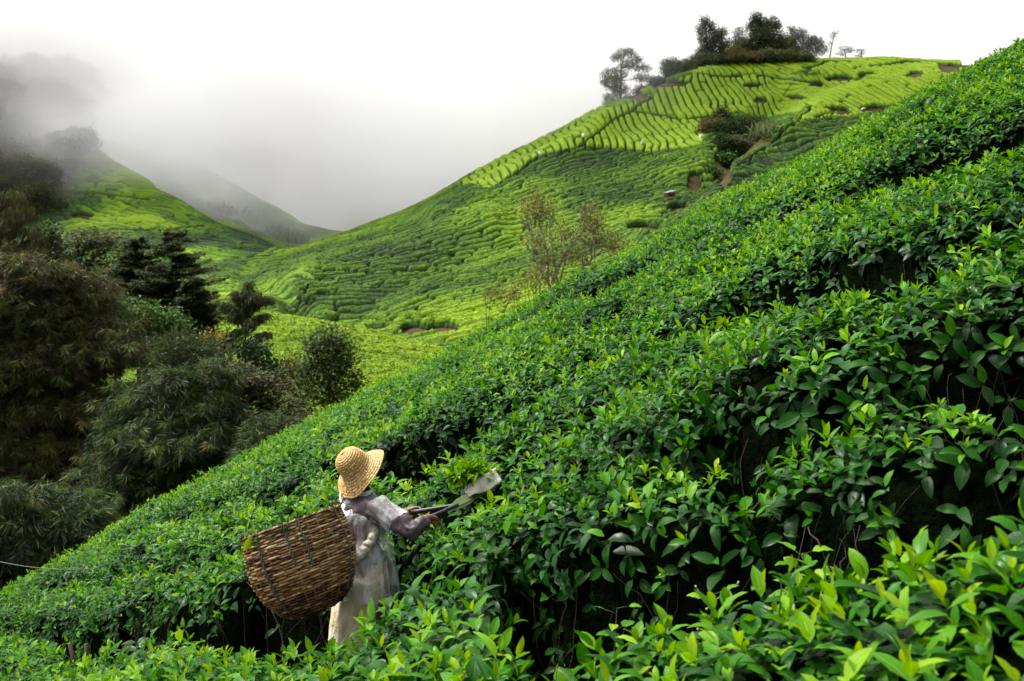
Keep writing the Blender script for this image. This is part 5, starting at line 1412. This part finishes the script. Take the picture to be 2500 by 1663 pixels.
for i in range(3):
    aa = np.linspace(0, 2 * math.pi, 160); b.tube(basket_pt(1.0 + .006 * np.sin(aa * 21 + i * 2.1) + .004, aa, .004 + .005 * np.cos(aa * 21 + i * 2.1)), .0055, 5, False, (rb.uniform(.25, .8), 0, 0, 1))
b.build('rim', m_wick, basket)
camdir = -unit(BO + ba * .3); ac = math.atan2(camdir.dot(bv), camdir.dot(bu))
for k, (da, t0) in enumerate(((-.95, .12), (-.10, .50), (.18, .55), (.75, .10), (2.4, .1), (3.6, .1))):
    for sgn in (-1,):
        b = MB(); tt = np.linspace(1.02, t0, 60)
        for s2 in range(2):
            aa = ac + da * -1 + .012 * np.sin(tt * 26 * BH * 3 + s2 * math.pi) + .05 * np.sin(tt * 3)
            b.tube(basket_pt(tt, aa, .013 + .004 * np.cos(tt * 26 * BH * 3 + s2 * math.pi)), .0038, 5, True)
        b.build('cord', m_cord, basket)
b = MB(); aa = ac + np.linspace(-1.25, .9, 50); b.tube(basket_pt(.76 + .05 * np.sin(np.linspace(0, 4, 50)) + .012 * np.sin(np.linspace(0, 23, 50)), aa, .014), .003, 5, True); b.build('cord', m_cord, basket)
# shoulder rope from rim to the picker's shoulder and waist
for p0, p1, p2 in ((W(840, 545, 6.98), W(820, 470, 7.12), W(850, 470, 7.36)),):
    b = MB(); t = np.linspace(0, 1, 14)[:, None]; b.tube((p0 * (1 - t) ** 2 + 2 * p1 * t * (1 - t) + p2 * t * t) - BO, .008, 6); b.build('strap', m_sash, basket)
# dark ragged leaf fringe on the rim, heap of picked leaves, two leaves hooked over the left of the rim
rl = np.random.default_rng(9); n = 900
u = ball(rl, n); p = ba * (BH * .90) + (u[:, :1] * bu + u[:, 1:2] * bv) * .31 + ba * (u[:, 2:] * .05 + .02)
V, F, A = leaves_mesh(p, rl.normal(0, 1, (n, 3)) + ba * .3, np.tile(ba, (n, 1)) + rl.normal(0, .4, (n, 3)), rl.uniform(.05, .09, n), rl.uniform(.02, .035, n), rl.uniform(.2, 1, n), np.clip(rl.normal(.45, .2, n), 0, 1), rl.random(n), 5)
link_mesh('picked_leaves', V, F, m_leaf, basket, attr={'tone': A})
n = 120; aa = rl.uniform(0, 6.283, n); p = basket_pt(np.full(n, 1.0), aa, 0)
V, F, A = leaves_mesh(p, unit(rl.normal(0, .7, (n, 3)) + ba * .7), rl.normal(0, 1, (n, 3)), rl.uniform(.02, .05, n), rl.uniform(.008, .018, n), rl.uniform(.3, 1.5, n), np.zeros(n), rl.random(n), 4)
link_mesh('rim_fringe', V, F, simple_mat('dry_leaf', (0.03, 0.014, 0.008), (0.09, 0.045, 0.025), 20, 0.8, 0.2), basket, attr={'tone': A})
for p0, p1, w_, tn in ((W(185, 800, 6.62), W(105, 905, 6.60), .050, .9), (W(175, 810, 6.62), W(178, 700, 6.64), .022, .95), (W(250, 745, 6.60), W(200, 880, 6.58), .022, .7), (W(180, 870, 6.60), W(262, 885, 6.58), .04, .12)):
    V, F, A = leaves_mesh((p0 - BO)[None], (p1 - p0)[None], np.array([[.3, -1, .3]]), np.array([np.linalg.norm(p1 - p0)]), np.array([w_]), np.array([.5]), np.array([tn]), np.array([.5]), 9)
    link_mesh('stray_leaf', V, F, m_leaf, basket, attr={'tone': A})

# ---- hand shears with a white collecting scoop
SB = W(1690, 565, 7.28); shears = empty('hand_shears', tuple(SB)); tag(shears, 'long handled tea shears with a white scoop full of cut leaves, held by the picker', 'shears')
m_grip = simple_mat('dark_grip', (0.010, 0.010, 0.012), (0.03, 0.03, 0.035), 20, 0.45, 0.2)
m_blade2 = simple_mat('pale_blade', (0.13, 0.19, 0.07), (0.26, 0.34, 0.16), 12, 0.35, 0.15, metal=0.2)
m_scoop = simple_mat('white_scoop', (0.40, 0.38, 0.30), (0.70, 0.66, 0.56), 7, 0.55, 0.4, 14, dist=0.01)
for p0, p1, p2 in ((W(1480, 668, 7.10), W(1590, 618, 7.18), W(1715, 560, 7.29)), (W(1370, 618, 7.42), W(1530, 592, 7.37), W(1715, 558, 7.30))):
    b = MB(); t = np.linspace(0, 1, 10)[:, None]; q = p0 * (1 - t) ** 2 + 2 * p1 * t * (1 - t) + p2 * t * t
    b.tube(q - SB, np.linspace(.017, .010, 10), 10, True); b.build('handle', m_grip, shears)
for o_ in (0.0, 0.02):
    bl = [W(1640, 590, 7.27), W(1720, 540, 7.30), W(1790, 505, 7.33), W(1845, 465, 7.37), W(1990, 420, 7.50)]
    b = MB(); q = np.array(bl) + np.array([0, 0, -o_])
    sdv = unit(np.cross(unit(q[-1] - q[0]), np.array([0.3, -0.7, 0.6]))); w_ = np.array([.008, .024, .027, .020, .012])
    top_ = q + sdv * w_[:, None]; bot_ = q - sdv * w_[:, None]; nn_ = np.array([0.1, -.0025, .0015])* np.array([.01,1,1])
    V = np.concatenate([top_ + nn_, bot_ + nn_, top_ - nn_, bot_ - nn_]); m5 = 5
    F = []
    for i in range(4): F += [[i, i + 1, m5 + i + 1, m5 + i], [2 * m5 + i, 3 * m5 + i, 3 * m5 + i + 1, 2 * m5 + i + 1], [i, 2 * m5 + i, 2 * m5 + i + 1, i + 1], [m5 + i, m5 + i + 1, 3 * m5 + i + 1, 3 * m5 + i]]
    b.add(V - SB, F); b.build('blade', m_blade2, shears, smooth=False)
# scoop: a sheet bent up on three sides
def sheet(name, P4, mat, thick=.004, bow=.02):
    P4 = [np.asarray(p) for p in P4]; g = 9; V = []
    nn_ = unit(np.cross(P4[1] - P4[0], P4[3] - P4[0]))
    for s_ in (0, 1):
        for i in range(g):
            for j in range(g):
                a, b2 = i / (g - 1), j / (g - 1)
                p = (P4[0] * (1 - a) + P4[1] * a) * (1 - b2) + (P4[3] * (1 - a) + P4[2] * a) * b2
                V.append(p + nn_ * (bow * math.sin(a * math.pi) - s_ * thick))
    F = []
    for i in range(g - 1):
        for j in range(g - 1):
            k = i * g + j; F.append([k, k + g, k + g + 1, k + 1]); k += g * g; F.append([k, k + 1, k + g + 1, k + g])
    for i in range(g - 1):
        for (a, b2) in ((i, i + 1), ((g - 1) * g + i + 1, (g - 1) * g + i), ((i + 1) * g, i * g), (i * g + g - 1, (i + 1) * g + g - 1)):
            F.append([a, b2, b2 + g * g, a + g * g])
    return np.array(V), F
b = MB()
A0, A1, A2, A3 = W(1790, 505, 7.34), W(1900, 470, 7.30), W(1905, 345, 7.34), W(1757, 418, 7.38)
B0, B1q, B2q, B3q = W(1895, 472, 7.30), W(2045, 395, 7.36), W(2000, 283, 7.42), W(1868, 352, 7.34)
C0, C1, C2, C3 = W(1800, 500, 7.36), W(2040, 398, 7.40), W(2010, 350, 7.62), W(1790, 430, 7.62)
D0, D1, D2, D3 = W(1790, 430, 7.63), W(2010, 352, 7.64), W(1950, 268, 7.66), W(1830, 345, 7.66)
for q4, bw in (((A0, A1, A2, A3), .012), ((B0, B1q, B2q, B3q), .02), ((C0, C1, C2, C3), -.01), ((D0, D1, D2, D3), .015)):
    V, F = sheet('s', q4, m_scoop, bow=bw); V = V + 0.012 * np.stack([fbm(V[:, 0] / .06, V[:, 2] / .06, 5, 2), fbm(V[:, 0] / .07, V[:, 2] / .07, 6, 2), fbm(V[:, 0] / .05, V[:, 2] / .09, 7, 2)], -1); b.add(V - SB, F)
b.build('scoop', m_scoop, shears)
n = 900; u = ball(rl, n); cc_ = (A3 + B3q + C2 + D0 + W(1850, 370, 7.5)) / 5
p = cc_ + u * np.array([.15, .13, .06]) + np.array([-0.03, -.03, .055]) - SB
V, F, A = leaves_mesh(p, rl.normal(0, 1, (n, 3)) + np.array([0, 0, .5]), rl.normal(0, .6, (n, 3)) + np.array([0, 0, 1.0]), rl.uniform(.05, .10, n), rl.uniform(.02, .04, n), rl.uniform(.2, 1, n), np.clip(rl.normal(.78, .16, n), 0, 1), rl.random(n), 5)
link_mesh('cut_leaves', V, F, m_leaf, shears, attr={'tone': A})
# ------------------------------------------------------------------ small things
# red hut on the far slope
q = ray_land(1542, 468)
hut = empty('hut', tuple(q), 0.35); tag(hut, 'tiny red hut with a pale grey roof halfway up the big hill', 'hut'); hut.scale = (.68,) * 3; hut.location.z += .3
m_red = simple_mat('red_paint', (0.11, 0.012, 0.008), (0.18, 0.022, 0.014), 3, 0.6, 0.2, stretch=(6, 6, .3))
m_roof = simple_mat('pale_roof', (0.16, 0.15, 0.15), (0.26, 0.25, 0.26), 3, 0.5, 0.2)
m_door = simple_mat('hut_door', (0.02, 0.008, 0.006), (0.04, 0.015, 0.01), 5, 0.7, 0.2)
b = MB(); b.box((0, 0, .7), (1.7, 1.4, 1.9)); b.build('wall', m_red, hut, smooth=False)
b = MB(); R_ = Matrix.Rotation(rad(-12), 3, 'Y'); b.box((0, 0, 1.82), (2.2, 1.9, .07), R_); b.build('roof', m_roof, hut, smooth=False)
b = MB(); b.box((-.2, -.715, .6), (.6, .04, 1.5)); b.build('door', m_door, hut, smooth=False)
# white sacks lying on the tea
m_sack = simple_mat('white_sack', (0.45, 0.46, 0.48), (0.62, 0.62, 0.63), 3, 0.6, 0.3)
sack0 = None
for i, (px, py, s_, lb) in enumerate([(1612, 332, .55, 'white sack at the right end of the lime rows, nearest the ravine'), (1477, 343, .55, 'white sack at the lower edge of the lime rows'), (1342, 326, .5, 'white sack on the crest line above the lower lime rows'), (1244, 368, .5, 'white sack on the left part of the lime rows'),
        (1325, 282, .4, 'white speck of a sack on the skyline of the big hill'), (1079, 412, .45, 'lowest white sack on the left edge of the lime rows'), (1985, 266, .5, 'white sack on the right hand field below the summit')]):
    q = ray_land(px, py)
    if sack0 is None:
        V, F = loft(interp_sections([((0, 0, -.5), (.3, 0, 0), (0, .22, 0)), ((0, 0, .1), (.52, 0, 0), (0, .36, 0)), ((.05, 0, .8), (.45, 0, .05), (0, .30, 0)), ((.1, 0, 1.1), (.14, 0, 0), (0, .1, 0)), ((.12, 0, 1.35), (.25, 0, 0), (0, .12, 0))], 14), 20, fold=lambda a, t: .08 * np.sin(a * 4 + t * 5), caps=True)
        b = MB(); b.add(V, F); o = b.build('sack', m_sack); sack0 = o
    else:
        o = sack0.copy(); COL.objects.link(o)
    o.location = tuple(q + np.array([0, 0, .9])); o.scale = (s_ * 0.95,) * 3; o.rotation_euler = (0.2 * i, 0.3, i * 1.3)
    tag(o, lb, 'sack', 'white sacks on the big hill')
# weed growing out of the trench, and a twiggy flowering weed beside it
def weed(px, py, Y, h, label, seed, nl=16, lf=.10, flower=False):
    rg = np.random.default_rng(seed); top = P(px, py, Y); g = float(near_ground(top[0], Y)); b0 = np.array([top[0], Y, g])
    root = empty('weed', tuple(b0)); tag(root, label, 'weed')
    H = top[2] - g; st = MB()
    pts = np.array([(0, 0, -.03), (.02, 0, H * .4), (-.01, .01, H * .8), (0, 0, H)]); st.tube(pts, [.007, .006, .004, .002], 6)
    B = []; D = []; L = []; Wd = []; T = []
    for i in range(nl):
        f = 1 - (i / nl) ** 1.2 * min(.45, .5 / H); z = H * f; a = i * 2.4 + rg.normal(0, .3); e = rg.uniform(.0, .6)
        d = np.array([math.cos(a) * math.cos(e), math.sin(a) * math.cos(e), math.sin(e)]); s = np.array([0, 0, z]); pe = s + d * rg.uniform(.02, .06)
        st.tube([s, pe], [.002, .0015], 4); B.append(pe); D.append(d); L.append(lf * rg.uniform(.7, 1.3)); Wd.append(L[-1] * .62); T.append(rg.uniform(.6, .85))
    n = len(B); V, F, A = leaves_mesh(np.array(B), np.array(D), np.tile([0, 0, 1.0], (n, 1)) + rg.normal(0, .2, (n, 3)), np.array(L), np.array(Wd), rg.uniform(.2, .9, n), np.array(T), rg.random(n), 9, fold=.2, wav=.08, shape=.65)
    link_mesh('leaves', V, F, m_leaf, root, attr={'tone': A}); st.build('stem', m_blade, root)
    if flower:
        fl = MB()
        for i in range(14):
            a = rg.random() * 6.28; s = np.array([0, 0, H * rg.uniform(.7, 1)]); e = s + np.array([math.cos(a) * rg.uniform(.05, .14), math.sin(a) * .1, rg.uniform(.0, .08)])
            st2 = MB(); fl.tube([s, e], [.0012, .001], 3); V, F = loft([(e - upz * .004, (.003, 0, 0), (0, .003, 0)), (e, (.004, 0, 0), (0, .004, 0)), (e + upz * .004, (.004, 0, 0), (0, .004, 0))], 8, caps=True); fl.add(V, F)
        fl.build('flower_heads', simple_mat('flower', (.30, .28, .14), (.42, .40, .22), 30, .7, 0), root)
weed(1850, 1275, 4.25, .5, 'pale green broad leaved weed sprouting from the dark trench', 300, 20, .10)
weed(1800, 1330, 4.15, .4, 'low pale weed just left of the broad leaved one', 301, 12, .06)
weed(1640, 1370, 4.3, .4, 'wiry weed with tiny flower heads at the bottom of the trench', 302, 8, .05, True)
weed(1420, 1400, 4.5, .3, 'small leafy weed at the left end of the trench', 303, 12, .06)
# pale tea blossoms near the top right
for i, (px, py, lb) in enumerate([(1998, 388, 'pale tea blossom, left one of the two near the upper right'), (2050, 388, 'pale tea blossom, right one of the two near the upper right')]):
    yy = 11.6; q = P(px, py, yy)
    # slide along the sight line to the hedge surface
    t = np.linspace(7, 17, 400); xs_ = (px * K - 512) / 1100 * t; zs_ = (200 - py * K) / 1100 * t; hh = hedge_top(xs_, t); k = int(np.argmax(hh > zs_)); q = np.array([xs_[k], t[k], hh[k] + .06])
    n = 6; a = np.arange(n) / n * 6.283; d = np.stack([np.cos(a), np.sin(a), np.full(n, .5)], -1)
    V, F, A = leaves_mesh(np.zeros((n, 3)), d, np.tile([0, 0, 1.0], (n, 1)), np.full(n, .05), np.full(n, .045), np.full(n, -.8), np.zeros(n), np.zeros(n), 6, shape=1.2)
    o = link_mesh('tea_blossom', V, F, simple_mat('petal', (.45, .38, .34), (.6, .55, .5), 20, .6, .1)); o.location = tuple(q); tag(o, lb, 'flower')
# cable hanging across the dark trees at the lower left
b = MB(); t = np.linspace(0, 1, 24)
p0, p1 = P(-80, 1270, 14.5), P(330, 1292, 13.4)
pts = p0 * (1 - t)[:, None] + p1 * t[:, None]; pts[:, 2] -= .16 * (1 - (2 * t - 1) ** 2)
b.tube(pts, .006, 5); tag(b.build('cable', simple_mat('cable', (.05, .045, .04), (.09, .08, .07), 10, .6, 0)), 'thin sagging cable in front of the dark trees at the lower left edge', 'cable')
